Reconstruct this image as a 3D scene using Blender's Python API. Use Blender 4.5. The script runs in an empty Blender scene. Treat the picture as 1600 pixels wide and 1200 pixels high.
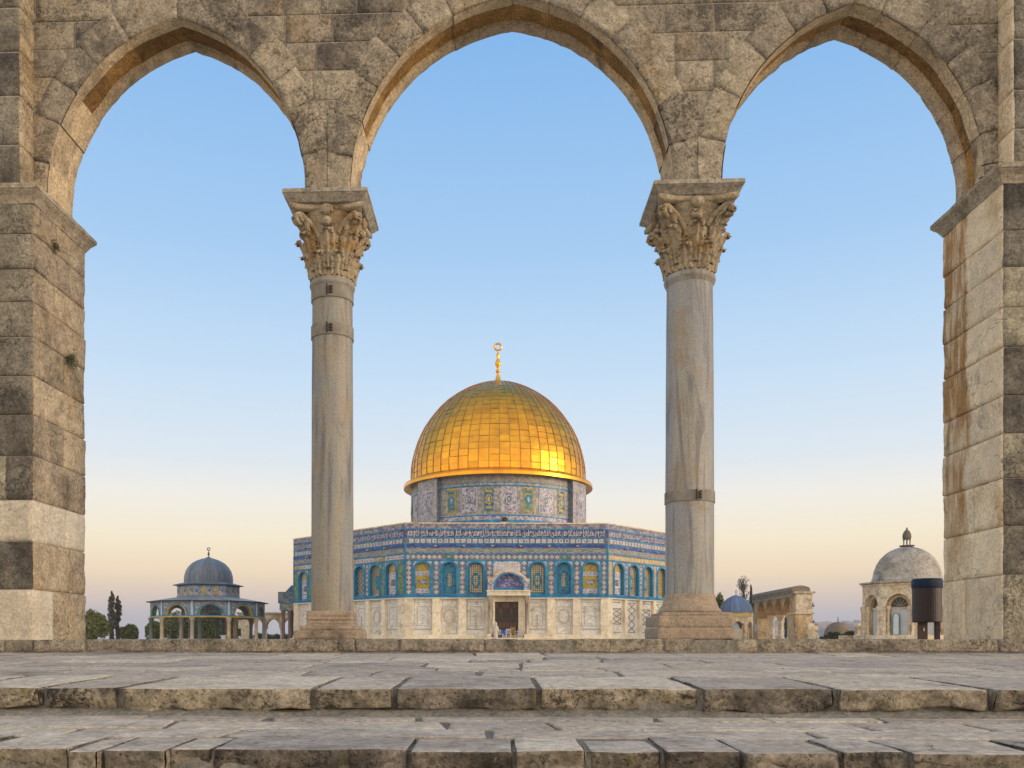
import bpy, math, random
from mathutils import Vector, noise
sc = bpy.context.scene
COL = sc.collection
PI = math.pi
# ------------------------------------------------------------------ camera
CX, HY, F, EYE = 755.0, 1000.0, 1370.0, 0.15      # principal column, horizon row, focal length of the 1600 px photo; eye height
cam_d = bpy.data.cameras.new("camera")
cam_d.sensor_width = 36.0
cam_d.lens = 36.0 * F / 1600
cam_d.shift_x = (800 - CX) / 1600
cam_d.shift_y = (HY - 600) / 1600
cam_d.clip_start, cam_d.clip_end = 0.05, 6000
cam = bpy.data.objects.new("camera", cam_d)
COL.objects.link(cam)
cam.location = (0, 0, EYE)
cam.rotation_euler = (PI / 2, 0, 0)
sc.camera = cam
# ------------------------------------------------------------------ world
SUN_EL, SUN_AZ = math.radians(9), math.radians(108)     # azimuth clockwise from +Y (view direction)
sun_dir = Vector((math.sin(SUN_AZ) * math.cos(SUN_EL), math.cos(SUN_AZ) * math.cos(SUN_EL), math.sin(SUN_EL)))

def lin(c):
    return tuple(((v / 255) / 12.92 if v / 255 <= 0.04045 else ((v / 255 + 0.055) / 1.055) ** 2.4) for v in c)

def L4(c):
    return lin(c) + (1.0,)

class NT:
    """small node-tree builder"""
    def __init__(s, nt):
        s.t = nt
    def n(s, typ, props=None, **inp):
        nd = s.t.nodes.new(typ)
        for k, v in (props or {}).items():
            setattr(nd, k, v)
        for k, v in inp.items():
            key = int(k[1:]) if k[0] == 'i' and k[1:].isdigit() else k.replace('_', ' ')
            s.set(nd.inputs[key], v)
        return nd
    def set(s, sock, v):
        if isinstance(v, bpy.types.NodeSocket):
            s.t.links.new(v, sock)
        elif isinstance(v, bpy.types.Node):
            s.t.links.new(v.outputs[0], sock)
        else:
            if sock.type == 'RGBA' and len(v) == 3:
                v = tuple(v) + (1.0,)
            sock.default_value = v
    def math(s, op, a, b=0.0, clamp=False):
        nd = s.n('ShaderNodeMath', {'operation': op, 'use_clamp': clamp}, i0=a, i1=b)
        return nd.outputs[0]
    def vmul(s, a, v):
        nd = s.n('ShaderNodeVectorMath', {'operation': 'MULTIPLY'}, i0=a, i1=v)
        return nd.outputs[0]
    def mix(s, f, a, b, mode='MIX'):
        nd = s.t.nodes.new('ShaderNodeMix')
        nd.data_type = 'RGBA'
        nd.blend_type = mode
        s.set(nd.inputs[0], f)
        s.set(nd.inputs[6], a)
        s.set(nd.inputs[7], b)
        return nd.outputs[2]
    def ramp(s, fac, stops, interp='LINEAR'):
        nd = s.t.nodes.new('ShaderNodeValToRGB')
        cr = nd.color_ramp
        cr.interpolation = interp
        while len(cr.elements) < len(stops):
            cr.elements.new(0.5)
        while len(cr.elements) > len(stops):
            cr.elements.remove(cr.elements[-1])
        for e, (p, c) in zip(cr.elements, stops):
            e.position = p
            if isinstance(c, (int, float)):
                c = (c, c, c)
            e.color = tuple(c)[:3] + (1.0,)
        s.set(nd.inputs[0], fac)
        return nd.outputs[0]
    def noise(s, vec, scale, detail=4, rough=0.55, dist=0.0):
        nd = s.n('ShaderNodeTexNoise', {}, Vector=vec, Scale=scale, Detail=detail, Roughness=rough, Distortion=dist)
        return nd.outputs['Fac']
    def maprange(s, v, a, b, c, d):
        nd = s.n('ShaderNodeMapRange', {}, i0=v, i1=a, i2=b, i3=c, i4=d)
        return nd.outputs[0]

world = bpy.data.worlds.new("World")
sc.world = world
world.use_nodes = True
w = NT(world.node_tree)
world.node_tree.nodes.clear()
tc = w.n('ShaderNodeTexCoord')
sep = w.n('ShaderNodeSeparateXYZ', {}, i0=tc.outputs['Generated'])
zf = sep.outputs[2]
base = w.ramp(zf, [(0.0, lin((190, 186, 196))), (0.022, lin((202, 192, 194))), (0.05, lin((234, 210, 188))), (0.075, lin((252, 227, 190))),
                   (0.11, lin((254, 240, 209))), (0.155, lin((246, 242, 232))), (0.20, lin((224, 234, 242))), (0.28, lin((200, 224, 246))),
                   (0.40, lin((166, 204, 242))), (0.60, lin((124, 178, 233))), (1.0, lin((92, 150, 215)))])
dotn = w.n('ShaderNodeVectorMath', {'operation': 'DOT_PRODUCT'}, i0=tc.outputs['Generated'], i1=(sun_dir.x, sun_dir.y, 0.06))
glow = w.math('POWER', w.math('MAXIMUM', dotn.outputs['Value'], 0.0), 5.0)
lowz = w.ramp(zf, [(0.0, 0.8), (0.08, 1.0), (0.45, 0.15), (1.0, 0.0)])
glowc = w.mix(1.0, w.mix(1.0, lowz, (1.7, 1.08, 0.55), 'MULTIPLY'), w.n('ShaderNodeCombineXYZ', {}, i0=glow, i1=glow, i2=glow).outputs[0], 'MULTIPLY')
sky = w.n('ShaderNodeTexSky', {'sky_type': 'NISHITA', 'sun_disc': False, 'sun_elevation': SUN_EL, 'sun_rotation': SUN_AZ, 'altitude': 750.0, 'dust_density': 2.0})
# the antisolar / overhead sky behind the viewer comes from the physical sky model, the dusk bands from the ramp
bg1 = w.n('ShaderNodeBackground', {}, Color=sky.outputs[0], Strength=0.05)
bg2 = w.n('ShaderNodeBackground', {}, Color=w.mix(1.0, base, glowc, 'ADD'), Strength=1.09)
# the western half of the sky, behind the viewer, still holds the pale warm afterglow
rear = w.ramp(zf, [(0.0, (1.50, 1.12, 0.74)), (0.15, (1.46, 1.20, 0.90)), (0.35, (1.18, 1.06, 0.93)), (0.6, (0.90, 0.88, 0.88)), (1.0, (0.64, 0.63, 0.66))])
rk = w.n('ShaderNodeMapRange', {'interpolation_type': 'SMOOTHSTEP'}, i0=w.math('MULTIPLY', sep.outputs[1], -1.0), i1=-0.55, i2=0.45, i3=0.0, i4=1.0).outputs[0]
base2 = w.mix(rk, base, rear)
w.set(bg2.inputs[0], w.mix(1.0, base2, glowc, 'ADD'))
mixs = w.n('ShaderNodeMixShader', {}, i0=0.94, i1=bg1.outputs[0], i2=bg2.outputs[0])
w.n('ShaderNodeOutputWorld', {}, Surface=mixs.outputs[0])
# ------------------------------------------------------------------ sun
sd = bpy.data.lights.new("sun", 'SUN')
sd.energy = 1.8
sd.angle = math.radians(18)
sd.color = (1.0, 0.81, 0.60)
so = bpy.data.objects.new("sun", sd)
COL.objects.link(so)
so.rotation_euler = (-sun_dir).to_track_quat('-Z', 'Y').to_euler()
so.location = (20, -20, 30)
sc.view_settings.view_transform = 'Standard'
sc.view_settings.look = 'None'
sc.view_settings.exposure = 0.0
sc.view_settings.gamma = 1.0
sc.cycles.max_bounces = 6
sc.cycles.use_denoising = True

# ------------------------------------------------------------------ mesh building
class MB:
    def __init__(s):
        s.v, s.f, s.m, s.uv, s.t = [], [], [], [], []
    def face(s, pts, mi=0, uv=None, tint=0.5):
        i = len(s.v)
        s.v.extend([tuple(p) for p in pts])
        s.f.append(tuple(range(i, i + len(pts))))
        s.m.append(mi)
        s.uv.append(uv)
        s.t.append(tint)
    def grid(s, rows, mi=0, tint=0.5, uvrows=None, closed=False):
        """rows: list of equal-length point lists"""
        i0 = len(s.v)
        nr, nc = len(rows), len(rows[0])
        for r in rows:
            s.v.extend([tuple(p) for p in r])
        for r in range(nr - 1):
            for c in range(nc if closed else nc - 1):
                c2 = (c + 1) % nc
                s.f.append((i0 + r * nc + c, i0 + r * nc + c2, i0 + (r + 1) * nc + c2, i0 + (r + 1) * nc + c))
                s.m.append(mi)
                s.t.append(tint)
                s.uv.append([uvrows[r][c], uvrows[r][c2], uvrows[r + 1][c2], uvrows[r + 1][c]] if uvrows else None)
    def box(s, x0, x1, y0, y1, z0, z1, mi=0, tint=0.5, M=None):
        P = [(x0, y0, z0), (x1, y0, z0), (x1, y1, z0), (x0, y1, z0), (x0, y0, z1), (x1, y0, z1), (x1, y1, z1), (x0, y1, z1)]
        if M:
            P = [M(*p) for p in P]
        for q in ((0, 1, 5, 4), (1, 2, 6, 5), (2, 3, 7, 6), (3, 0, 4, 7), (4, 5, 6, 7), (3, 2, 1, 0)):
            a, b, c, d = [P[k] for k in q]
            e1 = (Vector(b) - Vector(a)).length
            e2 = (Vector(d) - Vector(a)).length
            s.face((a, b, c, d), mi, [(0, 0), (e1, 0), (e1, e2), (0, e2)], tint)
    def lathe(s, c, prof, seg=24, mi=0, tint=0.5, a0=0.0, a1=2 * PI, sx=1, sy=1):
        rows, uvs = [], []
        closed = abs(a1 - a0 - 2 * PI) < 1e-6
        n = seg if closed else seg + 1
        for (r, z) in prof:
            rows.append([(c[0] + r * sx * math.cos(a0 + (a1 - a0) * k / seg), c[1] + r * sy * math.sin(a0 + (a1 - a0) * k / seg), c[2] + z) for k in range(n)])
            uvs.append([((a1 - a0) * k / seg, z) for k in range(n)])
        s.grid(rows, mi, tint, uvs, closed)
    def tube(s, pts, rad, seg=8, mi=0, tint=0.5, cap=True):
        pts = [Vector(p) for p in pts]
        if not isinstance(rad, (list, tuple)):
            rad = [rad] * len(pts)
        rows = []
        for i, p in enumerate(pts):
            d = (pts[min(i + 1, len(pts) - 1)] - pts[max(i - 1, 0)]).normalized()
            up = Vector((0, 0, 1)) if abs(d.z) < 0.9 else Vector((1, 0, 0))
            a = d.cross(up).normalized()
            b = d.cross(a).normalized()
            rows.append([p + (a * math.cos(2 * PI * k / seg) + b * math.sin(2 * PI * k / seg)) * rad[i] for k in range(seg)])
        s.grid(rows, mi, tint, None, True)
        if cap:
            s.face(rows[0][::-1], mi, None, tint)
            s.face(rows[-1], mi, None, tint)
    def torus(s, c, R, r, axis='z', mi=0, seg=24, seg2=8):
        rows = []
        for i in range(seg + 1):
            a = 2 * PI * i / seg
            row = []
            for j in range(seg2):
                b = 2 * PI * j / seg2
                q = R + r * math.cos(b)
                if axis == 'z':
                    row.append((c[0] + q * math.cos(a), c[1] + q * math.sin(a), c[2] + r * math.sin(b)))
                else:
                    row.append((c[0] + q * math.cos(a), c[1] + r * math.sin(b), c[2] + q * math.sin(a)))
            rows.append(row)
        s.grid(rows, mi, 0.5, None, True)
    def ball(s, c, r, mi=0, seg=14, rings=8, sz=1.0, tint=0.5):
        s.lathe(c, [(max(r * math.sin(PI * k / rings), 1e-4), -r * sz * math.cos(PI * k / rings)) for k in range(rings + 1)], seg, mi, tint)
    def build(s, name, mats, parent=None, smooth=False, merge=False):
        off = Vector((0, 0, 0))
        p = parent
        while p is not None:
            off += p.location
            p = p.parent
        me = bpy.data.meshes.new(name)
        me.from_pydata([(v[0] - off.x, v[1] - off.y, v[2] - off.z) for v in s.v], [], s.f)
        mats = mats if isinstance(mats, (list, tuple)) else [mats]
        for m in mats:
            me.materials.append(m)
        me.polygons.foreach_set('material_index', s.m)
        if smooth:
            me.polygons.foreach_set('use_smooth', [True] * len(s.f))
        at = me.attributes.new('tint', 'FLOAT', 'FACE')
        at.data.foreach_set('value', s.t)
        if any(u is not None for u in s.uv):
            ul = me.uv_layers.new(name='UVMap')
            flat = []
            for fc, u in zip(s.f, s.uv):
                if u is None:
                    flat.extend([0.0, 0.0] * len(fc))
                else:
                    for q in u:
                        flat.extend((q[0], q[1]))
            ul.data.foreach_set('uv', flat)
        me.update()
        o = bpy.data.objects.new(name, me)
        COL.objects.link(o)
        if parent is not None:
            o.parent = parent
        return o

def tag(o, label=None, cat=None, group=None, kind=None):
    if label: o['label'] = label
    if cat: o['category'] = cat
    if group: o['group'] = group
    if kind: o['kind'] = kind
    return o

def thing(name, loc, label, cat, group=None):
    o = bpy.data.objects.new(name, None)
    COL.objects.link(o)
    o.location = loc
    o.empty_display_size = 0.3
    return tag(o, label, cat, group)

def copy_tree(o, parent=None):
    c = o.copy()
    COL.objects.link(c)
    if parent is not None:
        c.parent = parent
    for ch in list(o.children):
        copy_tree(ch, c)
    return c

def X(px, d): return (px - CX) * d / F
def Z(py, d): return EYE + (HY - py) * d / F
def fbm(p, oct=3, lac=2.1):
    a, s, f = 1.0, 0.0, 1.0
    for _ in range(oct):
        s += a * noise.noise(Vector(p) * f)
        a *= 0.5
        f *= lac
    return s

# ------------------------------------------------------------------ materials
def new_mat(name):
    m = bpy.data.materials.new(name)
    m.use_nodes = True
    nt = NT(m.node_tree)
    b = m.node_tree.nodes['Principled BSDF']
    return m, nt, b

def stone(name, c0, c1, patina=None, ochre=None, lichen=None, rough=0.88, bump=0.5, scale=1.0, pits=0.5, tintr=(0.72, 1.22), streak=False, spec=0.3, fine=1.0, speck=1.0, crust=0.0, cracks=0.0, band=None):
    m, n, b = new_mat(name)
    tcn = n.n('ShaderNodeTexCoord')
    v = tcn.outputs['Object']
    t = n.n('ShaderNodeAttribute', {'attribute_name': 'tint', 'attribute_type': 'GEOMETRY'}).outputs['Fac']
    # shift the pattern from block to block
    vv = n.n('ShaderNodeVectorMath', {'operation': 'ADD'}, i0=v, i1=n.vmul(n.n('ShaderNodeCombineXYZ', {}, i0=t, i1=t, i2=t).outputs[0], (13.0, 7.0, 9.0))).outputs[0]
    big = n.noise(v, 2.2 * scale, 6, 0.6)
    col = n.mix(n.maprange(big, 0.3, 0.7, 0, 1), c0, c1)
    if ochre:
        oc, amt, os_ = ochre
        vo = n.vmul(vv, (1.0, 1.0, 0.45)) if streak else vv
        on = n.noise(vo, os_, 8, 0.65, 0.6)
        col = n.mix(n.maprange(on, 0.62 - amt * 0.35, 0.72 - amt * 0.25, 0, 0.85), col, oc)
    if patina:
        pc, amt, ps = patina
        vp = n.vmul(v, (1.0, 1.0, 0.55)) if streak else v
        pn = n.noise(vp, ps, 10, 0.68, 0.4)
        # some blocks are blacker than others
        pn2 = n.math('ADD', pn, n.math('MULTIPLY', n.math('SUBTRACT', t, 0.5), -0.09))
        col = n.mix(n.maprange(pn2, 0.62 - amt * 0.3, 0.74 - amt * 0.2, 0, 0.88), col, pc)
    if lichen:
        lc, amt, ls = lichen
        ln = n.noise(vv, ls, 8, 0.7)
        col = n.mix(n.maprange(ln, 0.66 - amt * 0.2, 0.72 - amt * 0.15, 0, 0.8), col, lc)
    if band:       # rain stain running down one strip of the face
        bc, y0, y1, bs = band
        sy = n.n('ShaderNodeSeparateXYZ', {}, i0=v)
        wob = n.math('MULTIPLY', n.math('SUBTRACT', n.noise(n.vmul(v, (1.0, 1.0, 0.6)), 2.4, 6, 0.6), 0.5), 0.55)
        yy = n.math('ADD', sy.outputs[1], wob)
        m1 = n.math('MULTIPLY', n.maprange(yy, y0, y0 + 0.06, 0, 1), n.maprange(yy, y1, y1 - 0.06, 0, 1))
        bn = n.maprange(n.noise(n.vmul(v, (1.0, 3.0, 0.5)), 3.0, 8, 0.65), 0.40, 0.55, 0.25, 1.0)
        zfade = n.maprange(sy.outputs[2], 0.6, 1.6, 0.25, 1.0)
        col = n.mix(n.math('MULTIPLY', n.math('MULTIPLY', m1, bn), n.math('MULTIPLY', zfade, bs)), col, bc)
    if crust:      # black lichen crust in fine specks, thicker where damp lingers
        cn = n.noise(v, 27.0, 12, 0.8)
        cm = n.math('ADD', cn, n.math('MULTIPLY', n.math('SUBTRACT', n.noise(v, 1.9, 6, 0.6), 0.5), 0.55))
        col = n.mix(n.maprange(cm, 0.54, 0.62, 0, crust), col, (0.085, 0.075, 0.06))
        lt = n.noise(v, 34.0, 10, 0.78)
        col = n.mix(n.maprange(lt, 0.58, 0.66, 0, crust * 0.65), col, (0.56, 0.50, 0.40))
    if cracks:
        dv = n.n('ShaderNodeVectorMath', {'operation': 'ADD'}, i0=v, i1=n.vmul(n.n('ShaderNodeTexNoise', {}, Vector=v, Scale=2.5, Detail=6.0).outputs['Color'], (0.55, 0.55, 0.55))).outputs[0]
        ed = n.n('ShaderNodeTexVoronoi', {'feature': 'DISTANCE_TO_EDGE'}, Vector=dv, Scale=2.1).outputs['Distance']
        ck = n.math('MULTIPLY', n.maprange(ed, 0.004, 0.014, 1, 0), n.maprange(n.noise(v, 1.3, 4), 0.48, 0.58, 0, cracks))
        col = n.mix(ck, col, (0.06, 0.052, 0.042))
    sp = n.noise(v, 42 * scale * fine, 6, 0.7)
    col = n.mix(1.0, col, n.ramp(sp, [(0.34, 1 - 0.5 * speck), (0.44, 1 - 0.14 * speck), (0.54, 1 + 0.05 * speck), (0.66, 1 + 0.38 * speck)]), 'MULTIPLY')
    bl = n.noise(v, 8.5 * scale * fine, 5, 0.65, 0.5)
    col = n.mix(1.0, col, n.ramp(bl, [(0.33, 1 - 0.3 * speck), (0.5, 1.0), (0.67, 1 + 0.22 * speck)]), 'MULTIPLY')
    vor = n.n('ShaderNodeTexVoronoi', {'feature': 'F1'}, Vector=n.n('ShaderNodeVectorMath', {'operation': 'ADD'}, i0=v, i1=n.vmul(n.n('ShaderNodeTexNoise', {}, Vector=v, Scale=9.0 * scale).outputs['Color'], (0.12, 0.12, 0.12))).outputs[0], Scale=38.0 * scale * fine)
    pit = n.ramp(vor.outputs['Distance'], [(0.0, 0.0), (0.16, 0.25), (0.34, 1.0)])
    pm = n.maprange(n.noise(v, 3.5 * scale, 4), 0.42, 0.62, 0, pits)
    col = n.mix(pm, col, n.mix(1.0, col, n.ramp(vor.outputs['Distance'], [(0.0, 0.3), (0.3, 1.0)]), 'MULTIPLY'))
    tm = n.maprange(t, 0, 1, tintr[0], tintr[1])
    col = n.mix(1.0, col, n.n('ShaderNodeCombineXYZ', {}, i0=tm, i1=tm, i2=n.math('POWER', tm, 0.8)).outputs[0], 'MULTIPLY')
    n.set(b.inputs['Base Color'], col)
    b.inputs['Roughness'].default_value = rough
    b.inputs['Specular IOR Level'].default_value = spec
    h = n.math('ADD', n.math('MULTIPLY', n.noise(v, 16 * scale * fine, 10, 0.72), 1.0), n.math('MULTIPLY', n.math('MULTIPLY', pit, pm), 0.5))
    bp = n.n('ShaderNodeBump', {}, Strength=min(1.0, bump * 1.5), Distance=0.04, Height=h)
    n.set(b.inputs['Normal'], bp.outputs[0])
    return m

def plain(name, col, rough=0.6, metal=0.0, var=0.15, scale=8.0, spec=0.4, bump=0.0):
    m, n, b = new_mat(name)
    v = n.n('ShaderNodeTexCoord').outputs['Object']
    nz = n.noise(v, scale, 6, 0.6)
    c = n.mix(1.0, col, n.ramp(nz, [(0.25, 1 - var), (0.75, 1 + var)]), 'MULTIPLY')
    n.set(b.inputs['Base Color'], c)
    b.inputs['Roughness'].default_value = rough
    b.inputs['Metallic'].default_value = metal
    b.inputs['Specular IOR Level'].default_value = spec
    if bump:
        n.set(b.inputs['Normal'], n.n('ShaderNodeBump', {}, Strength=bump, Distance=0.02, Height=n.noise(v, scale * 4, 6)).outputs[0])
    return m

def mosaic(name, cols, scale, rough=0.45, seedv=0.0, pattern='cells', tintr=None):
    """glazed tile work in metres of the UV map"""
    m, n, b = new_mat(name)
    uv = n.n('ShaderNodeTexCoord').outputs['UV']
    k = len(cols)
    if pattern == 'cells':
        vo = n.n('ShaderNodeTexVoronoi', {'feature': 'F1', 'voronoi_dimensions': '2D'}, Vector=uv, Scale=scale, Randomness=0.55)
        s = n.n('ShaderNodeSeparateColor', {}, i0=vo.outputs['Color']).outputs[0]
        col = n.ramp(s, [(i / k, c) for i, c in enumerate(cols)], 'CONSTANT')
    elif pattern == 'dots':
        vo = n.n('ShaderNodeTexVoronoi', {'feature': 'F1', 'voronoi_dimensions': '2D'}, Vector=uv, Scale=scale, Randomness=0.0)
        col = n.ramp(vo.outputs['Distance'], [(0.0, cols[1]), (0.30, cols[1]), (0.36, cols[0]), (1.0, cols[0])])
    elif pattern == 'diamonds':
        mp = n.n('ShaderNodeMapping', {}, Vector=uv)
        mp.inputs['Rotation'].default_value = (0, 0, PI / 4)
        ck = n.n('ShaderNodeTexChecker', {}, Vector=mp.outputs[0], Color1=cols[0], Color2=cols[1], Scale=scale)
        col = ck.outputs[0]
    elif pattern == 'lattice':
        mp = n.n('ShaderNodeMapping', {}, Vector=uv)
        mp.inputs['Rotation'].default_value = (0, 0, PI / 4)
        vo = n.n('ShaderNodeTexVoronoi', {'feature': 'F1', 'voronoi_dimensions': '2D', 'distance': 'CHEBYCHEV'}, Vector=mp.outputs[0], Scale=scale, Randomness=0.0)
        col = n.ramp(vo.outputs['Distance'], [(0.0, cols[1]), (0.33, cols[1]), (0.38, cols[0]), (1.0, cols[0])])
    elif pattern == 'bricks':
        br = n.n('ShaderNodeTexBrick', {}, Vector=uv, Color1=cols[0], Color2=cols[-1] if k > 2 else cols[0], Mortar=cols[1], Scale=scale)
        br.inputs['Mortar Size'].default_value = 0.05
        col = br.outputs[0]
    gr = n.noise(uv, 1.3, 5, 0.6)
    col = n.mix(1.0, col, n.ramp(gr, [(0.3, 0.74), (0.7, 1.12)]), 'MULTIPLY')
    gv = n.noise(uv, 7.0, 3, 0.6)
    col = n.mix(1.0, col, n.ramp(gv, [(0.3, 0.82), (0.7, 1.1)]), 'MULTIPLY')
    n.set(b.inputs['Base Color'], col)
    b.inputs['Roughness'].default_value = rough
    b.inputs['Specular IOR Level'].default_value = 0.4
    return m

# arcade stone
M_WALL = stone("weathered_wall_stone", (0.48, 0.41, 0.305), (0.37, 0.315, 0.23), crust=0.8, cracks=0.5, tintr=(0.84, 1.13), patina=((0.115, 0.102, 0.082), 0.36, 1.6), ochre=((0.36, 0.25, 0.13), 0.18, 1.3), bump=0.55, pits=0.7)
M_SOFFIT = stone("soffit_stone", (0.68, 0.53, 0.34), (0.54, 0.41, 0.25), tintr=(0.86, 1.12), patina=((0.16, 0.12, 0.08), 0.15, 1.8), bump=0.4, pits=0.35)
M_OCHRE = stone("ochre_worn_stone", (0.52, 0.30, 0.10), (0.35, 0.19, 0.06), patina=((0.10, 0.07, 0.04), 0.22, 1.6), bump=0.7, pits=0.6)
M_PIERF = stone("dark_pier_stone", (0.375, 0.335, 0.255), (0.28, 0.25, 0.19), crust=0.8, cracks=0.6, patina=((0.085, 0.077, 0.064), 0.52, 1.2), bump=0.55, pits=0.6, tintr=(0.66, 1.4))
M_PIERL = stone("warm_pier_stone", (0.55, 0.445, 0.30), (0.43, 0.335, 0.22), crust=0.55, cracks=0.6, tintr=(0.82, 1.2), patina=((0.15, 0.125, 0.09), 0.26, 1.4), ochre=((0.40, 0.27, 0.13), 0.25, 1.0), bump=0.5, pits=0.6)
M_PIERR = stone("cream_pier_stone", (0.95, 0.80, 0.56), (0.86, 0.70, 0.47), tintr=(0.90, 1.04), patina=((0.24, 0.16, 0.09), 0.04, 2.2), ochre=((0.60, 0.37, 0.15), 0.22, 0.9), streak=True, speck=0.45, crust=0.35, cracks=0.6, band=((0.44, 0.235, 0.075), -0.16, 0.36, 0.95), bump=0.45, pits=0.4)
M_CORN = stone("cornice_stone", (0.50, 0.43, 0.32), (0.40, 0.33, 0.235), patina=((0.12, 0.105, 0.075), 0.34, 2.0), lichen=((0.26, 0.19, 0.07), 0.25, 5.0), bump=0.4)
M_PALE = stone("pale_repair_stone", (0.66, 0.59, 0.47), (0.56, 0.49, 0.38), speck=0.6, crust=0.3, cracks=0.25, tintr=(0.9, 1.06), bump=0.4, pits=0.3)
M_MORTAR = stone("mortar", (0.52, 0.47, 0.39), (0.42, 0.37, 0.30), bump=0.4, pits=0.1, fine=1.5)
M_DARKM = stone("dark_mortar", (0.30, 0.275, 0.225), (0.23, 0.21, 0.17), bump=0.4, pits=0.1)  # darker mortar tone for the kerb bed and the step recesses
M_PAVE = stone("worn_paving", (0.62, 0.55, 0.455), (0.53, 0.465, 0.38), speck=0.75, patina=((0.30, 0.27, 0.235), 0.10, 1.5), ochre=((0.56, 0.46, 0.34), 0.15, 1.2), rough=0.85, bump=0.5, pits=0.5, tintr=(0.76, 1.17), spec=0.2, scale=0.6, crust=0.25, cracks=0.5)
M_JOINT = stone("paving_joint_mortar", (0.28, 0.25, 0.205), (0.22, 0.195, 0.16), bump=0.4, pits=0.1)
M_RISER = stone("rough_riser_stone", (0.45, 0.385, 0.29), (0.33, 0.28, 0.21), crust=1.0, cracks=0.8, patina=((0.06, 0.053, 0.044), 0.50, 3.2), lichen=((0.21, 0.165, 0.045), 0.30, 2.2), bump=0.9, pits=0.95)
M_KERB = stone("kerb_stone", (0.43, 0.375, 0.285), (0.33, 0.285, 0.215), crust=0.8, cracks=0.6, patina=((0.075, 0.065, 0.055), 0.34, 3.0), lichen=((0.24, 0.19, 0.06), 0.22, 2.6), bump=0.8, pits=0.8)
M_BASE = stone("base_stone", (0.46, 0.365, 0.265), (0.37, 0.285, 0.205), speck=0.6, patina=((0.13, 0.10, 0.07), 0.25, 2.5), bump=0.4, pits=0.4)
M_CAP = stone("carved_capital_stone", (0.50, 0.42, 0.30), (0.40, 0.32, 0.21), ochre=((0.40, 0.25, 0.10), 0.32, 3.5), patina=((0.14, 0.11, 0.075), 0.22, 3.0), bump=0.3, pits=0.2, scale=1.5)
M_IMPOST = stone("impost_marble", (0.46, 0.41, 0.33), (0.37, 0.325, 0.25), patina=((0.13, 0.115, 0.09), 0.25, 2.5), bump=0.2, pits=0.25)

def shaft_mat(name, warm, grey, dark):
    m, n, b = new_mat(name)
    v = n.n('ShaderNodeTexCoord').outputs['Object']
    vs = n.vmul(v, (1.0, 1.0, 0.13))
    a = n.noise(vs, 3.4, 6, 0.6, 0.9)
    c = n.mix(n.maprange(a, 0.44, 0.56, 0, 1), grey, warm)
    d = n.noise(n.vmul(v, (1.0, 1.0, 0.10)), 6.5, 6, 0.6, 1.4)
    c = n.mix(n.maprange(d, 0.50, 0.60, 0, 0.8), c, dark)
    e = n.noise(v, 3.0, 10, 0.7)
    c = n.mix(n.maprange(e, 0.50, 0.62, 0, 0.55), c, (0.33, 0.25, 0.155))
    f = n.noise(v, 60, 6, 0.7)
    c = n.mix(1.0, c, n.ramp(f, [(0.36, 0.78), (0.5, 1.0), (0.64, 1.15)]), 'MULTIPLY')
    n.set(b.inputs['Base Color'], c)
    b.inputs['Roughness'].default_value = 0.6
    n.set(b.inputs['Normal'], n.n('ShaderNodeBump', {}, Strength=0.25, Distance=0.02, Height=n.noise(vs, 30, 8, 0.7)).outputs[0])
    return m
M_SHAFTL = shaft_mat("brown_veined_marble", (0.32, 0.295, 0.24), (0.255, 0.26, 0.255), (0.15, 0.15, 0.145))
M_SHAFTR = shaft_mat("grey_veined_marble", (0.39, 0.365, 0.31), (0.315, 0.32, 0.32), (0.185, 0.185, 0.19))
M_IRON = plain("banding_iron", (0.26, 0.235, 0.195), 0.8, 0.0, 0.35, 9)
M_RUST = plain("dark_iron", (0.05, 0.042, 0.036), 0.7, 0.3, 0.3, 20)

# tiled shrine
BLUE, TEAL, NAVY = (0.012, 0.23, 0.47), (0.04, 0.26, 0.37), (0.06, 0.075, 0.19)
WHT, LILAC, YEL, GRN = (0.66, 0.63, 0.66), (0.38, 0.37, 0.44), (0.62, 0.42, 0.055), (0.16, 0.27, 0.12)
GREYB = (0.24, 0.27, 0.33)
M_BLUE = mosaic("blue_glaze", [BLUE, (0.014, 0.18, 0.39), (0.03, 0.29, 0.48)], 3.0)
M_CYAN = mosaic("turquoise_glaze", [(0.02, 0.27, 0.50), (0.03, 0.33, 0.52), (0.02, 0.20, 0.45)], 3.0)
M_NAVY = mosaic("navy_tiles", [NAVY, (0.03, 0.04, 0.14), (0.06, 0.08, 0.22), (0.14, 0.14, 0.26)], 6.0)
M_SPAN = mosaic("pink_white_tiles", [(0.55, 0.48, 0.50), (0.42, 0.36, 0.44), (0.20, 0.22, 0.36), (0.60, 0.56, 0.58)], 5.0)
M_GREYT = mosaic("grey_green_tiles", [(0.24, 0.27, 0.23), (0.33, 0.32, 0.26), (0.15, 0.24, 0.28), (0.38, 0.37, 0.32)], 4.5)
M_TOPT = mosaic("lilac_grey_tiles", [(0.34, 0.31, 0.33), (0.20, 0.19, 0.28), (0.40, 0.37, 0.36), (0.14, 0.16, 0.30)], 4.5)
M_LILAC = mosaic("lilac_tiles", [LILAC, (0.50, 0.46, 0.55), (0.18, 0.18, 0.34), (0.58, 0.54, 0.58)], 5.0)
M_WHITE = mosaic("white_tiles", [WHT, (0.58, 0.54, 0.60), (0.70, 0.67, 0.66)], 4.0)
M_YELL = mosaic("yellow_tiles", [YEL, (0.50, 0.33, 0.04), (0.62, 0.47, 0.10)], 5.0)
M_GREEN = mosaic("green_tiles", [GRN, (0.10, 0.22, 0.13), (0.24, 0.33, 0.14), (0.07, 0.16, 0.16)], 5.0)
M_TEALT = mosaic("teal_tiles", [TEAL, (0.03, 0.12, 0.24), (0.05, 0.26, 0.34)], 5.0)
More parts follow.
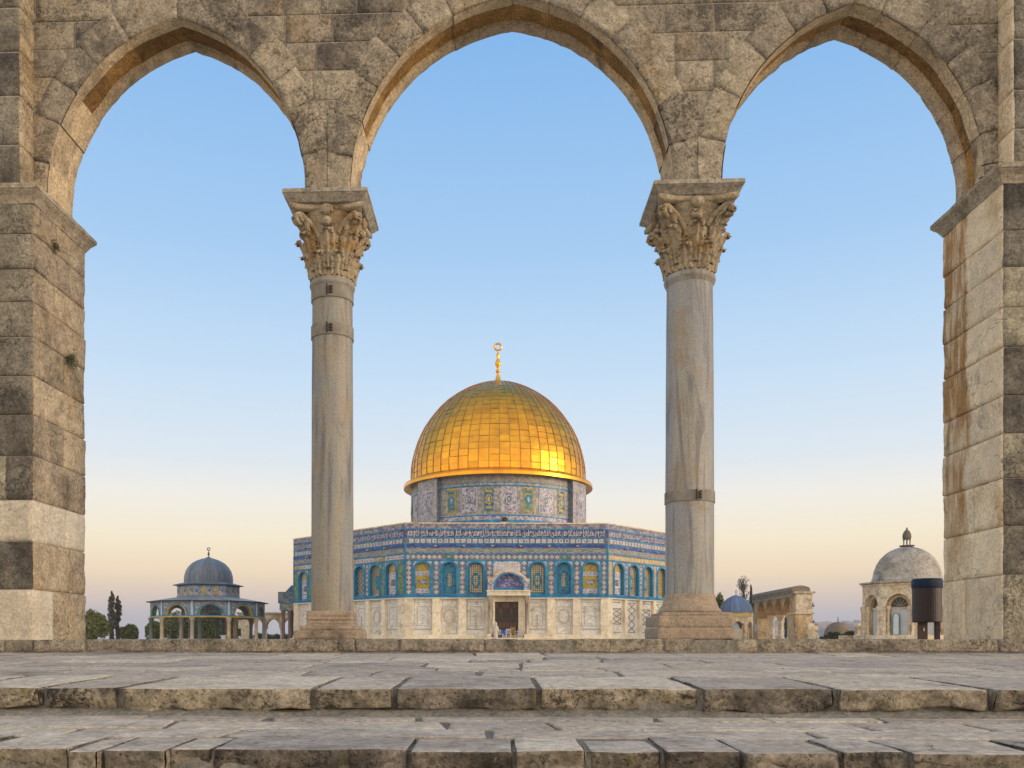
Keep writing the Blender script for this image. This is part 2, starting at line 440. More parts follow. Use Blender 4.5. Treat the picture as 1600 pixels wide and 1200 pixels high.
M_DIAM = mosaic("dark_ground_tiles", [(0.20, 0.19, 0.18), (0.13, 0.14, 0.18), (0.28, 0.25, 0.22)], 6.0)
M_LATT = mosaic("cream_lattice", [(0.58, 0.48, 0.28), (0.05, 0.07, 0.09)], 4.6, pattern='dots')
M_LATT2 = mosaic("cream_brick_lattice", [(0.60, 0.49, 0.27), (0.20, 0.15, 0.08), (0.52, 0.42, 0.22)], 1.6, pattern='bricks')
M_LATT3 = mosaic("yellow_brick_lattice", [(0.62, 0.42, 0.09), (0.20, 0.14, 0.05), (0.55, 0.38, 0.1)], 1.6, pattern='bricks')
M_NET = mosaic("diamond_net", [(0.50, 0.42, 0.27), (0.07, 0.10, 0.14)], 2.7, pattern='lattice')
M_YNET = mosaic("yellow_net", [(0.66, 0.48, 0.03), (0.42, 0.32, 0.06)], 3.6, pattern='lattice')
M_MARBLE = stone("cream_marble", (0.86, 0.77, 0.59), (0.74, 0.65, 0.48), speck=0.6, ochre=((0.55, 0.42, 0.24), 0.15, 0.5), patina=((0.30, 0.24, 0.16), 0.10, 0.9), scale=0.3, bump=0.1, pits=0.15, rough=0.5, tintr=(0.85, 1.12))
M_MARBG = stone("grey_marble_panels", (0.84, 0.82, 0.77), (0.68, 0.67, 0.64), speck=0.6, ochre=((0.62, 0.54, 0.40), 0.26, 0.45), patina=((0.25, 0.21, 0.16), 0.10, 0.8), scale=0.3, bump=0.1, pits=0.2, rough=0.5, tintr=(0.8, 1.15))
M_LINE = plain("dark_inlay", (0.13, 0.11, 0.10), 0.6)
M_LINE2 = plain("brown_inlay", (0.47, 0.40, 0.30), 0.6)
M_DOOR = stone("bronze_door", (0.085, 0.062, 0.043), (0.05, 0.038, 0.028), scale=0.5, bump=0.3, pits=0.3, rough=0.5)
M_ROOF = plain("roof_lead", (0.30, 0.30, 0.31), 0.6, 0.0, 0.2, 0.6)

def gold_mat():
    m, n, b = new_mat("gilded_panels")
    v = n.n('ShaderNodeTexCoord').outputs['Object']
    t = n.n('ShaderNodeAttribute', {'attribute_name': 'tint', 'attribute_type': 'GEOMETRY'}).outputs['Fac']
    nz = n.noise(v, 0.55, 8, 0.65)
    c = n.mix(n.maprange(n.math('ADD', nz, n.math('MULTIPLY', n.math('SUBTRACT', t, 0.5), 0.16)), 0.38, 0.66, 0, 1), (0.97, 0.46, 0.035), (0.76, 0.335, 0.034))
    tar = n.noise(v, 0.9, 10, 0.75)
    c = n.mix(n.maprange(n.math('ADD', tar, n.math('MULTIPLY', t, 0.10)), 0.66, 0.80, 0, 0.75), c, (0.20, 0.115, 0.06))
    n.set(b.inputs['Base Color'], c)
    b.inputs['Metallic'].default_value = 1.0
    n.set(b.inputs['Roughness'], n.maprange(t, 0, 1, 0.24, 0.36))
    n.set(b.inputs['Normal'], n.n('ShaderNodeBump', {}, Strength=0.25, Distance=0.1, Height=n.noise(v, 1.1, 4)).outputs[0])
    return m
M_GOLD = gold_mat()
M_GSEAM = plain("gilded_seam", (0.42, 0.24, 0.06), 0.5, 0.8, 0.2, 2)
M_FINIAL = plain("gilded_finial", (0.90, 0.47, 0.05), 0.35, 1.0, 0.15, 3)
M_BRONZE = plain("dark_bronze", (0.05, 0.05, 0.05), 0.5, 0.6)

def lead_mat(name, c0, c1, c2):
    m, n, b = new_mat(name)
    uv = n.n('ShaderNodeTexCoord').outputs['UV']
    t = n.n('ShaderNodeAttribute', {'attribute_name': 'tint', 'attribute_type': 'GEOMETRY'}).outputs['Fac']
    a = n.noise(n.vmul(uv, (6.0, 0.35, 1.0)), 1.5, 6, 0.65)
    c = n.mix(n.maprange(a, 0.43, 0.57, 0, 1), c0, c1)
    d = n.noise(n.vmul(uv, (14.0, 0.5, 1.0)), 1.2, 6, 0.7)
    c = n.mix(n.maprange(d, 0.52, 0.6, 0, 0.8), c, c2)
    tm = n.maprange(t, 0, 1, 0.75, 1.25)
    c = n.mix(1.0, c, n.n('ShaderNodeCombineXYZ', {}, i0=tm, i1=tm, i2=tm).outputs[0], 'MULTIPLY')
    n.set(b.inputs['Base Color'], c)
    b.inputs['Roughness'].default_value = 0.55
    return m
M_LEAD = lead_mat("grey_blue_lead", (0.11, 0.155, 0.225), (0.20, 0.235, 0.275), (0.075, 0.08, 0.095))
M_LEADL = lead_mat("pale_roof_lead", (0.27, 0.285, 0.30), (0.38, 0.375, 0.36), (0.18, 0.18, 0.185))
M_LEADB = lead_mat("blue_lead", (0.07, 0.12, 0.24), (0.13, 0.20, 0.34), (0.22, 0.29, 0.40))
M_CREAM = stone("old_cream_stone", (0.84, 0.72, 0.53), (0.70, 0.58, 0.41), ochre=((0.48, 0.31, 0.13), 0.30, 0.5), patina=((0.22, 0.18, 0.13), 0.18, 0.6), scale=0.35, bump=0.3, pits=0.3)
M_OCHST = stone("arcade_ochre_stone", (0.70, 0.53, 0.32), (0.52, 0.37, 0.20), patina=((0.16, 0.12, 0.08), 0.3, 0.8), scale=0.35, bump=0.4, pits=0.4)
M_GREYST = stone("grey_dome_stone", (0.50, 0.46, 0.39), (0.40, 0.365, 0.31), patina=((0.17, 0.15, 0.125), 0.38, 0.55), scale=0.35, bump=0.25, pits=0.2, tintr=(0.85, 1.12))
M_PALEDOOR = plain("pale_grey_paint", (0.55, 0.60, 0.64), 0.5, 0, 0.1, 2)
M_DARKGL = plain("dark_glass", (0.03, 0.035, 0.04), 0.3)
M_CAPST = stone("brown_roof_stone", (0.34, 0.29, 0.22), (0.24, 0.20, 0.15), scale=0.4, bump=0.4)
# ================================================================== the near arcade
SL, SH, D0 = 0.04, 0.0124, 9.0            # arcade stands turned about 2.3 degrees
def W(a, b, z): return (a + SH * b, D0 - SL * a + b, z)
def A(px, b=0.0):
    q = (px - CX) / F
    return (q * (D0 + b) - SH * b) / (1 + SL * q)
R = random.Random(7)
BF, BBK = -0.27, 0.86                      # front and back planes of the piers
WT = 0.56                                  # wall thickness over the arches
ZS, ZTOP = 4.75, 8.3
aL, aR = A(52, BF), A(1567, BF)
aBL, aBR = A(32, -0.25), A(1583, -0.25)

def edges(lo, hi, res, rnd):
    L = hi - lo
    r = min(rnd, L * 0.3)
    pts = [lo, lo + r * 0.35, lo + r]
    k = max(1, int(round((L - 2 * r) / res)))
    pts += [lo + r + (L - 2 * r) * i / k for i in range(1, k)]
    pts += [hi - r, hi - r * 0.35, hi]
    return pts

def rough_face(mb, P, u0, u1, v0, v1, mi=0, tint=0.5, gap=0.005, rnd=0.02, proud=0.006, amp=0.006, res=0.06, seed=0.0, clip=None, hard=()):
    """one dressed stone face: P(u, v, w) maps to the world, w is outward"""
    us = edges(u0 + gap, u1 - gap, res, rnd)
    rows = []
    def emit():
        if len(rows) > 1:
            mb.grid([list(c) for c in zip(*rows)], mi, tint)
        rows.clear()
    n_v = None
    for u in us:
        lo = v0 if clip is None else max(v0, clip(u))
        if v1 - lo < 0.03:
            emit()
            continue
        base = edges(v0 + gap, v1 - gap, res, rnd)
        vs = [lo + gap * (lo == v0) + (b_ - base[0]) / (base[-1] - base[0]) * (v1 - gap - lo - gap * (lo == v0)) for b_ in base]
        col = []
        for v in vs:
            d = min(u - u0 - gap if 'u0' not in hard else 9, u1 - gap - u if 'u1' not in hard else 9, v - v0 - gap if 'v0' not in hard else 9, v1 - gap - v)
            if clip is not None and lo > v0: d = min(u - u0 - gap, u1 - gap - u, v1 - gap - v)
            d = max(d, 0.0)
            k = min(d / rnd, 1.0)
            w_ = proud + amp * fbm((u * 5 + seed, v * 5 + seed * 1.7, seed), 4) * 1.2
            w_ = w_ * k - 0.014 * (1 - k) ** 2
            ju = 0.006 * noise.noise((v * 6, seed, u)) * (1 - k)
            col.append(P(u + ju, v, w_))
        rows.append(col)
    emit()

def rough_block(mb, M, x0, x1, y0, y1, z0, z1, r=0.02, res=(0.08, 0.1, 0.05), amp_front=0.0, amp_top=0.004, mi_top=0, mi_front=0, tint=0.5, seed=0.0, taper=0.0, under=True):
    """a rough stone block with rounded arrises; M(x, y, z) maps to the world; -y is its front"""
    xs, ys, zs = edges(x0, x1, res[0], r * 2), edges(y0, y1, res[1], r * 2), edges(z0, z1, res[2], r * 1.5)
    def D(x, y, z, nrm):
        q = [min(max(x, x0 + r), x1 - r), min(max(y, y0 + r), y1 - r), min(max(z, z0 + r), z1 - r)]
        v = Vector((x - q[0], y - q[1], z - q[2]))
        if v.length > 1e-6: v = v.normalized() * r
        p = Vector(q) + v
        f = max(0.0, min(1.0, 1 - (y - y0) / 0.10))
        t_ = (z - z0) / (z1 - z0)
        nb = fbm((p.x * 7 + seed, p.y * 7, p.z * 9 + seed), 4)
        nm = noise.noise((p.x * 2.2 + seed, seed, p.z * 2))
        if amp_front:
            p.y += f * (0.35 + 0.65 * (1 - t_)) * (amp_front * nb + amp_front * 1.3 * nm + taper * (1 - t_))
            p.x += (0.5 * amp_front) * noise.noise((p.z * 9, p.y * 6, seed)) * (1 if nrm == 'x' else 0.2)
            p.z += f * (1 - t_) * amp_front * 0.9 * noise.noise((p.x * 5, seed * 2, 0))
        p.z += t_ * amp_top * (fbm((p.x * 3 + seed, p.y * 3, 0), 3) + 0.25 * fbm((p.x * 16, p.y * 16, seed), 2))
        return M(p.x, p.y, p.z)
    mb.grid([[D(x, y, z1, 'z') for x in xs] for y in ys], mi_top, tint)
    mb.grid([[D(x, y0, z, 'y') for x in xs] for z in zs], mi_front, tint)
    mb.grid([[D(x0, y, z, 'x') for y in ys] for z in zs], mi_front, tint)
    mb.grid([[D(x1, y, z, 'x') for y in ys] for z in zs], mi_front, tint)
    if under:
        mb.grid([[D(x, y, z0, 'z') for x in xs] for y in ys[:4]], mi_front, tint)

arcade = thing("stone_arcade", W(0.2, 0.3, 0.1), "weathered stone arcade of three pointed arches on two marble columns, framing the whole view", "arcade")

# --- arches ------------------------------------------------------------------
ARCH = []
for (p0, p1, pa, ya) in ((73, 476, 278, 27), (547, 1052, 800, -8), (1128, 1538, 1335, 5)):
    a0, a1 = A(p0), A(p1)
    am = A(pa)
    ARCH.append((a0, a1, am, ZS, Z(ya, D0 - SL * am) - ZS))

def arc_pts(h, rise, n=48):
    c = (rise * rise - h * h) / (2 * h)
    Rr = h + c
    th = math.acos(max(-1, min(1, c / Rr)))
    # fuller haunches than a plain two-centred arc
    out = []
    for i in range(n + 1):
        t = th * i / n
        x, z = -(Rr * math.cos(t) - c), Rr * math.sin(t)
        k = math.sin(PI * i / n)
        out.append((x - 0.018 * k, z + 0.030 * k))
    return out

class Half:
    """one half of an arch: arc-length parameter s, outward offset r"""
    def __init__(s, foot, mid, zs, rise):
        s.sgn = 1 if foot < mid else -1
        s.mid, s.zs = mid, zs
        s.h = abs(mid - foot)
        s.p = arc_pts(s.h, rise)
        s.L = [0.0]
        for q0, q1 in zip(s.p, s.p[1:]):
            s.L.append(s.L[-1] + math.hypot(q1[0] - q0[0], q1[1] - q0[1]))
        s.len = s.L[-1]
    def at(s, l, r=0.0):
        l = max(0.0, min(l, s.len))
        i = 0
        while i < len(s.L) - 2 and s.L[i + 1] < l: i += 1
        f = (l - s.L[i]) / (s.L[i + 1] - s.L[i])
        x = s.p[i][0] + f * (s.p[i + 1][0] - s.p[i][0])
        z = s.p[i][1] + f * (s.p[i + 1][1] - s.p[i][1])
        tx, tz = s.p[i + 1][0] - s.p[i][0], s.p[i + 1][1] - s.p[i][1]
        q = math.hypot(tx, tz)
        x, z = x - tz / q * r, z + tx / q * r
        if r > 0:
            # voussoirs close up at the crown: no open wedge at the apex
            (xa, za), (xb, zb) = s.p[-2], s.p[-1]
            qe = math.hypot(xb - xa, zb - za)
            gap_ = (zb - za) / qe * r
            k = max(0.0, (l - s.len + 0.5) / 0.5)
            x = min(x + gap_ * k * k, 0.0)
        return s.mid + s.sgn * x, s.zs + z

HALF = []
for (a0, a1, am, zs, rise) in ARCH:
    HALF.append((Half(a0, am, zs, rise), Half(a1, am, zs, rise)))
mids = [-99, (ARCH[0][1] + ARCH[1][0]) / 2, (ARCH[1][1] + ARCH[2][0]) / 2, 99]

def ring_low(off):
    """height of the arch curve pushed outward by off, as a function of a"""
    tabs = []
    for k, hv in enumerate(HALF):
        for hf in hv:
            pts = [hf.at(hf.len * i / 60, off) for i in range(61)]
            tabs.append(pts)
    def f(a):
        best = -1.0
        for pts in tabs:
            for (x0, z0), (x1, z1) in zip(pts, pts[1:]):
                lo, hi = (x0, x1) if x0 < x1 else (x1, x0)
                if lo <= a <= hi and hi > lo:
                    best = max(best, z0 + (z1 - z0) * (a - x0) / (x1 - x0))
        return best
    cache = {}
    def g(a):
        k = round(a, 3)
        if k not in cache: cache[k] = f(k)
        return cache[k]
    return g
low_mid = ring_low(0.16)
low_edge = ring_low(0.03)

mb = MB()
def PF(u, v, w_): return W(u, -w_, v)
# ashlar courses above the springing
zc = ZS
k = 0
while zc < ZTOP - 0.05:
    hgt = R.choice((0.29, 0.31, 0.33, 0.36))
    u = aBL - 0.1 - R.random() * 0.5
    while u < aBR + 0.1:
        L = R.choice((0.38, 0.5, 0.62, 0.8, 0.55))
        u1 = min(u + L, aBR + 0.12)
        if zc + hgt > 4.0:
            rough_face(mb, PF, max(u, aBL - 0.05), u1, zc, min(zc + hgt, ZTOP), 0, R.random(), gap=0.003, rnd=0.009, proud=0.002 + R.random() * 0.004, amp=0.006, res=0.06, seed=R.random() * 40, clip=low_mid)
        u = u1
        if u1 >= aBR + 0.1: break
    zc += hgt
# voussoirs and soffits
for k, hv in enumerate(HALF):
    for side, hf in enumerate(hv):
        rows_b = []
        for i in range(61):
            rows_b.append([W(hf.at(hf.len * i / 60, 0.045)[0], b_, hf.at(hf.len * i / 60, 0.045)[1]) for b_ in (0.01, WT)])
        mb.grid(rows_b, 2)
        l = 0.0
        while l < hf.len - 0.02:
            step = R.uniform(0.33, 0.48)
            if hf.len - (l + step) < 0.25: step = hf.len - l
            l1 = l + step
            th = R.uniform(0.29, 0.37)
            lo, hi = mids[k] + 0.004, mids[k + 1] - 0.004
            def PV(u, v, w_, hf=hf, lo=lo, hi=hi):
                a, z = hf.at(u, v)
                return W(min(max(a, lo), hi), -w_, z)
            tn = R.random()
            rough_face(mb, PV, l, l1, 0.0, th, 0, tn, gap=0.003, rnd=0.009, proud=0.006 + R.random() * 0.006, amp=0.007, res=0.05, seed=R.random() * 40)
            # soffit of this voussoir
            n_ = 6
            rec0 = 0.035
            if k == 0 and side == 0 and l < 1.05: rec0 = 0.0
            if k == 0 and side == 1 and l < 0.2: rec0 = 0.0
            if k == 1 and l < (0.75 if side == 0 else 0.1): rec0 = 0.0
            gs = 0.0015
            dr = R.uniform(-0.006, 0.008)
            cols = {0: [], 1: [], 2: [], 3: [], 4: []}
            for i in range(n_ + 1):
                s_ = l + gs + (l1 - l - 2 * gs) * i / n_
                er = 0.010 * noise.noise((s_ * 9, k * 5 + side, 1.0))
                b1 = 0.15 + 0.028 * noise.noise((s_ * 2.3, k * 3.1, side * 7.7)) + (0.03 if k == 2 else 0)
                b2 = 0.42 + 0.035 * noise.noise((s_ * 2.7, k * 9.1, side * 3.3)) - (0.04 if k == 2 else 0)
                j = 0.005 * noise.noise((s_ * 20, k, side))
                def Q(b_, r_):
                    a, z = hf.at(s_, r_)
                    return W(a, b_, z)
                rec = rec0 * (1 + 0.5 * noise.noise((s_ * 4, 3, k)))
                cols[0].append([Q(0.010, -dr + j), Q(0.05, -dr + j), Q(b1 - 0.01, -dr + j), Q(b1, -dr + j + 0.003)])
                cols[1].append([Q(b1, -dr + j + 0.003), Q(b1 + 0.015, rec - dr), Q((b1 + b2) / 2, rec - dr + 0.01 * noise.noise((s_ * 6, 8, k))), Q(b2 - 0.015, rec - dr)])
                cols[2].append([Q(b2 - 0.015, rec - dr), Q(b2, -dr + j), Q(b2 + 0.05, -dr + j), Q(WT - 0.015, -dr + j + er), Q(WT + er, -dr + 0.012 + abs(er)), Q(WT + 0.005, 0.1)])
            mb.grid(cols[0], 1, tn)
            mb.grid(cols[1], 2 if rec0 else 1, R.random())
            mb.grid(cols[2], 1, R.random())
            l = l1
# mortar bed behind the dressed faces, the back of the wall and its top
N_ = 260
for (bb, lowf, mi) in ((0.0085, low_edge, 3), (WT - 0.004, low_edge, 0)):
    prev = None
    for i in range(N_ + 1):
        a = aL - 0.4 + (aR - aL + 0.8) * i / N_
        zlo = max(lowf(a), ZS)
        cur = (a, zlo)
        if prev:
            mb.face((W(prev[0], bb, prev[1]), W(a, bb, cur[1]), W(a, bb, ZTOP), W(prev[0], bb, ZTOP)), mi)
        prev = cur
mb.box(aL - 0.4, aR + 0.4, 0.0, WT, ZTOP - 0.02, ZTOP + 0.12, 0, 0.5, W)
o = mb.build("arch_wall", [M_WALL, M_SOFFIT, M_OCHRE, M_MORTAR], arcade, smooth=True)

# --- piers -------------------------------------------------------------------
YL = [1000, 921, 846, 781, 712, 648, 587, 526, 471, 420, 365, 300]
YR = [997, 898, 822, 747, 677, 618, 542, 480, 417, 360, 290]
for side in (0, 1):
    mb = MB()
    ai = aL if side == 0 else aR
    sg = 1 if side == 0 else -1
    far = ai - sg * 3.6
    def PFr(u, v, w_): return W(u, BF - w_, v)
    def PIn(u, v, w_, ai=ai, sg=sg): return W(ai + sg * w_, u, v)
    dep = D0 - SL * ai + BF
    zl = [Z(y, dep) for y in (YL if side == 0 else YR)]
    zl[0], zl[-1] = 0.03, 4.60
    for j, (z0, z1) in enumerate(zip(zl, zl[1:])):
        off = 0.0
        u = ai
        first = True
        while abs(u - ai) < 3.2:
            L = R.uniform(0.45, 0.95)
            if first: L = R.uniform(0.25, 0.7)
            u2 = u - sg * L
            tn = R.random()
            if side == 0 and first: tn = 0.9 if j in (0, 2) else (0.2 if j in (1, 3, 5, 6) else tn * 0.6)
            if side == 1: tn *= 0.55 if j in (1, 2, 4, 5) else 0.9
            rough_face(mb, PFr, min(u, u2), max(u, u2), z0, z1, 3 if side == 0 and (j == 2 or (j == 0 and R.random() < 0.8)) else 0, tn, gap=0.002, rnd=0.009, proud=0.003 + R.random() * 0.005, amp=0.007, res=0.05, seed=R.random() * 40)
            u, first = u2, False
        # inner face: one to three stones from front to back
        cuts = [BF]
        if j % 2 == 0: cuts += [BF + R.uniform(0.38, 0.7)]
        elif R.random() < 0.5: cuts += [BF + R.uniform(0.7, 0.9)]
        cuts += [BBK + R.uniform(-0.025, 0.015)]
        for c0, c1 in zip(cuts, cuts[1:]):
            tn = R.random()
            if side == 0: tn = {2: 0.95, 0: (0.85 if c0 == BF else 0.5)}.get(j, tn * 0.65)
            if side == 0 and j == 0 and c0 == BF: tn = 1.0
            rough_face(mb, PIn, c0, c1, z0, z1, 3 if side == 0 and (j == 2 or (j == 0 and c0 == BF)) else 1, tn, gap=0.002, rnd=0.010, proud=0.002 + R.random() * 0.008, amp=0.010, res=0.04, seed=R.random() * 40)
    lo_, hi_ = sorted((ai - sg * 0.011, far))
    mb.box(lo_, hi_, BF + 0.011, BBK - 0.03, 0.03, 4.6, 2, 0.5, W)
    # the buttress strip that carries on above the cornice
    ab = aBL if side == 0 else aBR
    def PB(u, v, w_): return W(u, -0.25 - w_, v)
    def PS(u, v, w_, ab=ab, sg=sg): return W(ab + sg * w_, u, v)
    zc = ZS
    while zc < ZTOP - 0.1:
        hg = R.choice((0.38, 0.45, 0.5))
        u2 = ab - sg * R.uniform(0.5, 0.9)
        tn = R.random() * 0.6
        rough_face(mb, PB, min(ab, u2), max(ab, u2), zc, zc + hg, 0, tn, rnd=0.015, seed=R.random() * 40)
        while sg * (u2 - far) > 0:
            u3 = u2 - sg * R.uniform(0.5, 1.0)
            rough_face(mb, PB, min(u3, u2), max(u3, u2), zc, zc + hg, 0, R.random() * 0.6, rnd=0.010, gap=0.003, seed=R.random() * 40)
            u2 = u3
        rough_face(mb, PS, -0.25, 0.02, zc, zc + hg, 1, tn * 0.8 + 0.2, rnd=0.012, gap=0.002, seed=R.random() * 40)
        zc += hg
    lo_, hi_ = sorted((ab - sg * 0.011, far))
    mb.box(lo_, hi_, -0.239, WT - 0.03, 4.66, ZTOP, 2, 0.5, W)
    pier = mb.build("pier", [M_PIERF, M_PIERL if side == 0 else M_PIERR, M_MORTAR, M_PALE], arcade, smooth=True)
    tag(pier, "brown pier with blackened front blocks" if side == 0 else "cream pier with ochre rain streaks on its inner face")
    # cornice round the pier head
    mb = MB()
    prof = [(-0.03, 4.585), (0.012, 4.585), (0.022, 4.612), (0.030, 4.625), (0.045, 4.655), (0.078, 4.690), (0.082, 4.70), (0.092, 4.705), (0.095, 4.745), (0.085, 4.757), (-0.12, 4.775)]
    path = []
    n1 = 70
    for i in range(n1): path.append((far + (ai - far) * i / n1, BF, 0, -1))
    path.append((ai, BF, sg, -1))
    n2 = 26
    for i in range(1, n2): path.append((ai, BF + (BBK - BF) * i / n2, sg, 0))
    path.append((ai, BBK, sg, 1))
    path.append((ai - sg * 0.8, BBK, 0, 1))
    rows = []
    for (pa, pb, da, db) in path:
        row = []
        for (o_, z_) in prof:
            er = 0.007 * fbm((pa * 5, pb * 5, z_ * 6), 3) if o_ > 0 else 0
            row.append(W(pa + da * (o_ + er), pb + db * (o_ + er), z_ + 0.004 * noise.noise((pa * 4, pb * 4, 2))))
        rows.append(row)
    mb.grid(rows, 0, 0.5)
    mb.build("cornice", M_CORN, pier, smooth=False)
# two thin iron rods stuck in the wall above the right cornice
for (p0, y0, p1, y1) in ((1533, 259, 1568, 253), (1529, 279, 1566, 268)):
    mb = MB()
    d0 = 8.72
    mb.tube([(X(p0, d0), d0, Z(y0, d0)), (X((p0 + p1) / 2, d0), d0, Z((y0 + y1) / 2 - 1, d0)), (X(p1 + 40, d0), d0, Z(y1 - 6, d0))], 0.006, 6)
    mb.build("iron_rod", M_RUST, arcade)

# --- columns -----------------------------------------------------------------
def bell(z):
    t = (z - 3.95) / 0.63
    return 0.228 + 0.045 * t + 0.075 * max(0, t) ** 3

def capital_mesh(seed, style):
    mb = MB()
    Rn = random.Random(seed)
    mb.lathe((0, 0, 0), [(bell(3.93 + 0.65 * i / 14), 3.93 + 0.65 * i / 14) for i in range(15)], 32)
    def leaf(phi, z0, h, wd, curl, lift, rows=26, cols=14, rb=0.0):
        g = []
        for i in range(rows + 1):
            t = i / rows
            if t < 0.72:
                q = t / 0.72
                z = z0 + h * q
                r = bell(z) + 0.012 + lift * q * q + rb
            else:
                q = (t - 0.72) / 0.28
                th = q * 2.1
                z = z0 + h + curl * math.sin(th)
                r = bell(z0 + h) + 0.012 + lift + rb + curl * 1.25 * (1 - math.cos(th))
            wt = wd * (0.78 + 0.30 * math.sin(PI * min(t, 0.9))) * (1 + 0.13 * math.sin(t * 30))
            if t > 0.72: wt *= 1 - 0.45 * ((t - 0.72) / 0.28) ** 2
            row = []
            for j in range(cols + 1):
                s_ = -1 + 2 * j / cols
                groove = 0.017 * math.cos(s_ * PI * 3.0) * (1 - 0.4 * t) - 0.016 * s_ * s_ + 0.010 * math.exp(-(s_ / 0.12) ** 2)
                zz = z - abs(s_) * 0.02 * math.sin(t * 26)
                rr = r + groove
                an = phi + s_ * wt / max(r, 0.15)
                row.append((rr * math.cos(an), rr * math.sin(an), zz))
            g.append(row)
        mb.grid(g, 0, 0.5)
    for i in range(8):
        leaf(2 * PI * i / 8 + PI / 8, 3.955, 0.19 + Rn.uniform(-0.01, 0.01), 0.098, 0.030, 0.036)
    for i in range(8):
        leaf(2 * PI * i / 8, 4.02, 0.315 + Rn.uniform(-0.01, 0.012), 0.095, 0.033, 0.060)
    # corner volutes on tall corner leaves, small inner scrolls, fleurons
    for i in range(4):
        d = PI / 4 + i * PI / 2
        leaf(d, 4.22, 0.24, 0.095, 0.042, 0.115)
        for s_ in (-1, 1):
            pts, rad = [], []
            for k in range(34):
                t = k / 33
                if t < 0.5:
                    q = t / 0.5
                    r = 0.262 + 0.155 * q ** 1.6
                    z = 4.27 + 0.275 * q ** 0.75
                    an = d + s_ * (0.42 * (1 - q) ** 1.1 + 0.055)
                else:
                    q = (t - 0.5) / 0.5
                    th = PI / 2 - q * 3.2 * PI / 2 * 1.3
                    rr = 0.058 * (1 - 0.72 * q)
                    r = 0.417 + rr * math.cos(th) + 0.008
                    z = 4.545 - 0.058 + rr * math.sin(th)
                    an = d + s_ * (0.055 - 0.02 * q)
                pts.append((r * math.cos(an), r * math.sin(an), z))
                rad.append(0.022 + 0.010 * math.sin(PI * min(t * 1.4, 1)))
            mb.tube(pts, rad, 8)
        f = i * PI / 2
        for s_ in (-1, 1):
            pts = []
            for k in range(22):
                t = k / 21
                if t < 0.55:
                    q = t / 0.55
                    an, r, z = f + s_ * (0.30 - 0.17 * q), 0.262 + 0.055 * q * q, 4.27 + 0.20 * q
                else:
                    q = (t - 0.55) / 0.45
                    th = q * 5.0
                    an, r, z = f + s_ * (0.13 - 0.075 * math.sin(th) * (1 - 0.5 * q)), 0.322, 4.47 + 0.03 * (math.sin(th + 0.6)) * (1 - 0.4 * q)
                pts.append((r * math.cos(an), r * math.sin(an), z))
            mb.tube(pts, 0.016, 7)
        c = (0.335 * math.cos(f), 0.335 * math.sin(f), 4.575)
        if style == 0:
            for k in range(9):
                an = PI * k / 8
                mb.ball((c[0] - math.sin(f) * 0.055 * math.cos(an) + 0.012 * math.cos(f), c[1] + math.cos(f) * 0.055 * math.cos(an) + 0.012 * math.sin(f), c[2] + 0.055 * math.sin(an) - 0.01), 0.021, 0, 8, 6)
            mb.ball(c, 0.052, 0, 12, 8)
            mb.ball((0.32 * math.cos(f), 0.32 * math.sin(f), 4.47), 0.05, 0, 12, 8)
        else:
            mb.ball((c[0], c[1], c[2] - 0.005), 0.070, 0, 14, 10, 0.8)
            mb.ball((0.31 * math.cos(f), 0.31 * math.sin(f), 4.44), 0.055, 0, 12, 8, 0.6)
    # thin concave abacus plate
    pl = []
    for i in range(4):
        for k in range(12):
            t = -1 + 2 * k / 12
            hw = 0.335 + 0.055 * abs(t) ** 2
            x, y = hw, 0.385 * t
            a = i * PI / 2
            pl.append((x * math.cos(a) - y * math.sin(a), x * math.sin(a) + y * math.cos(a)))
    mb.grid([[(p[0] * q, p[1] * q, z) for p in pl] for (q, z) in ((0.80, 4.575), (0.97, 4.585), (1.0, 4.60), (1.0, 4.63), (0.98, 4.645))], 0, 0.6, None, True)
    return mb

def shift(mb, a, b):
    mb.v = [W(a + v[0], b + v[1], v[2]) for v in mb.v]
    return mb

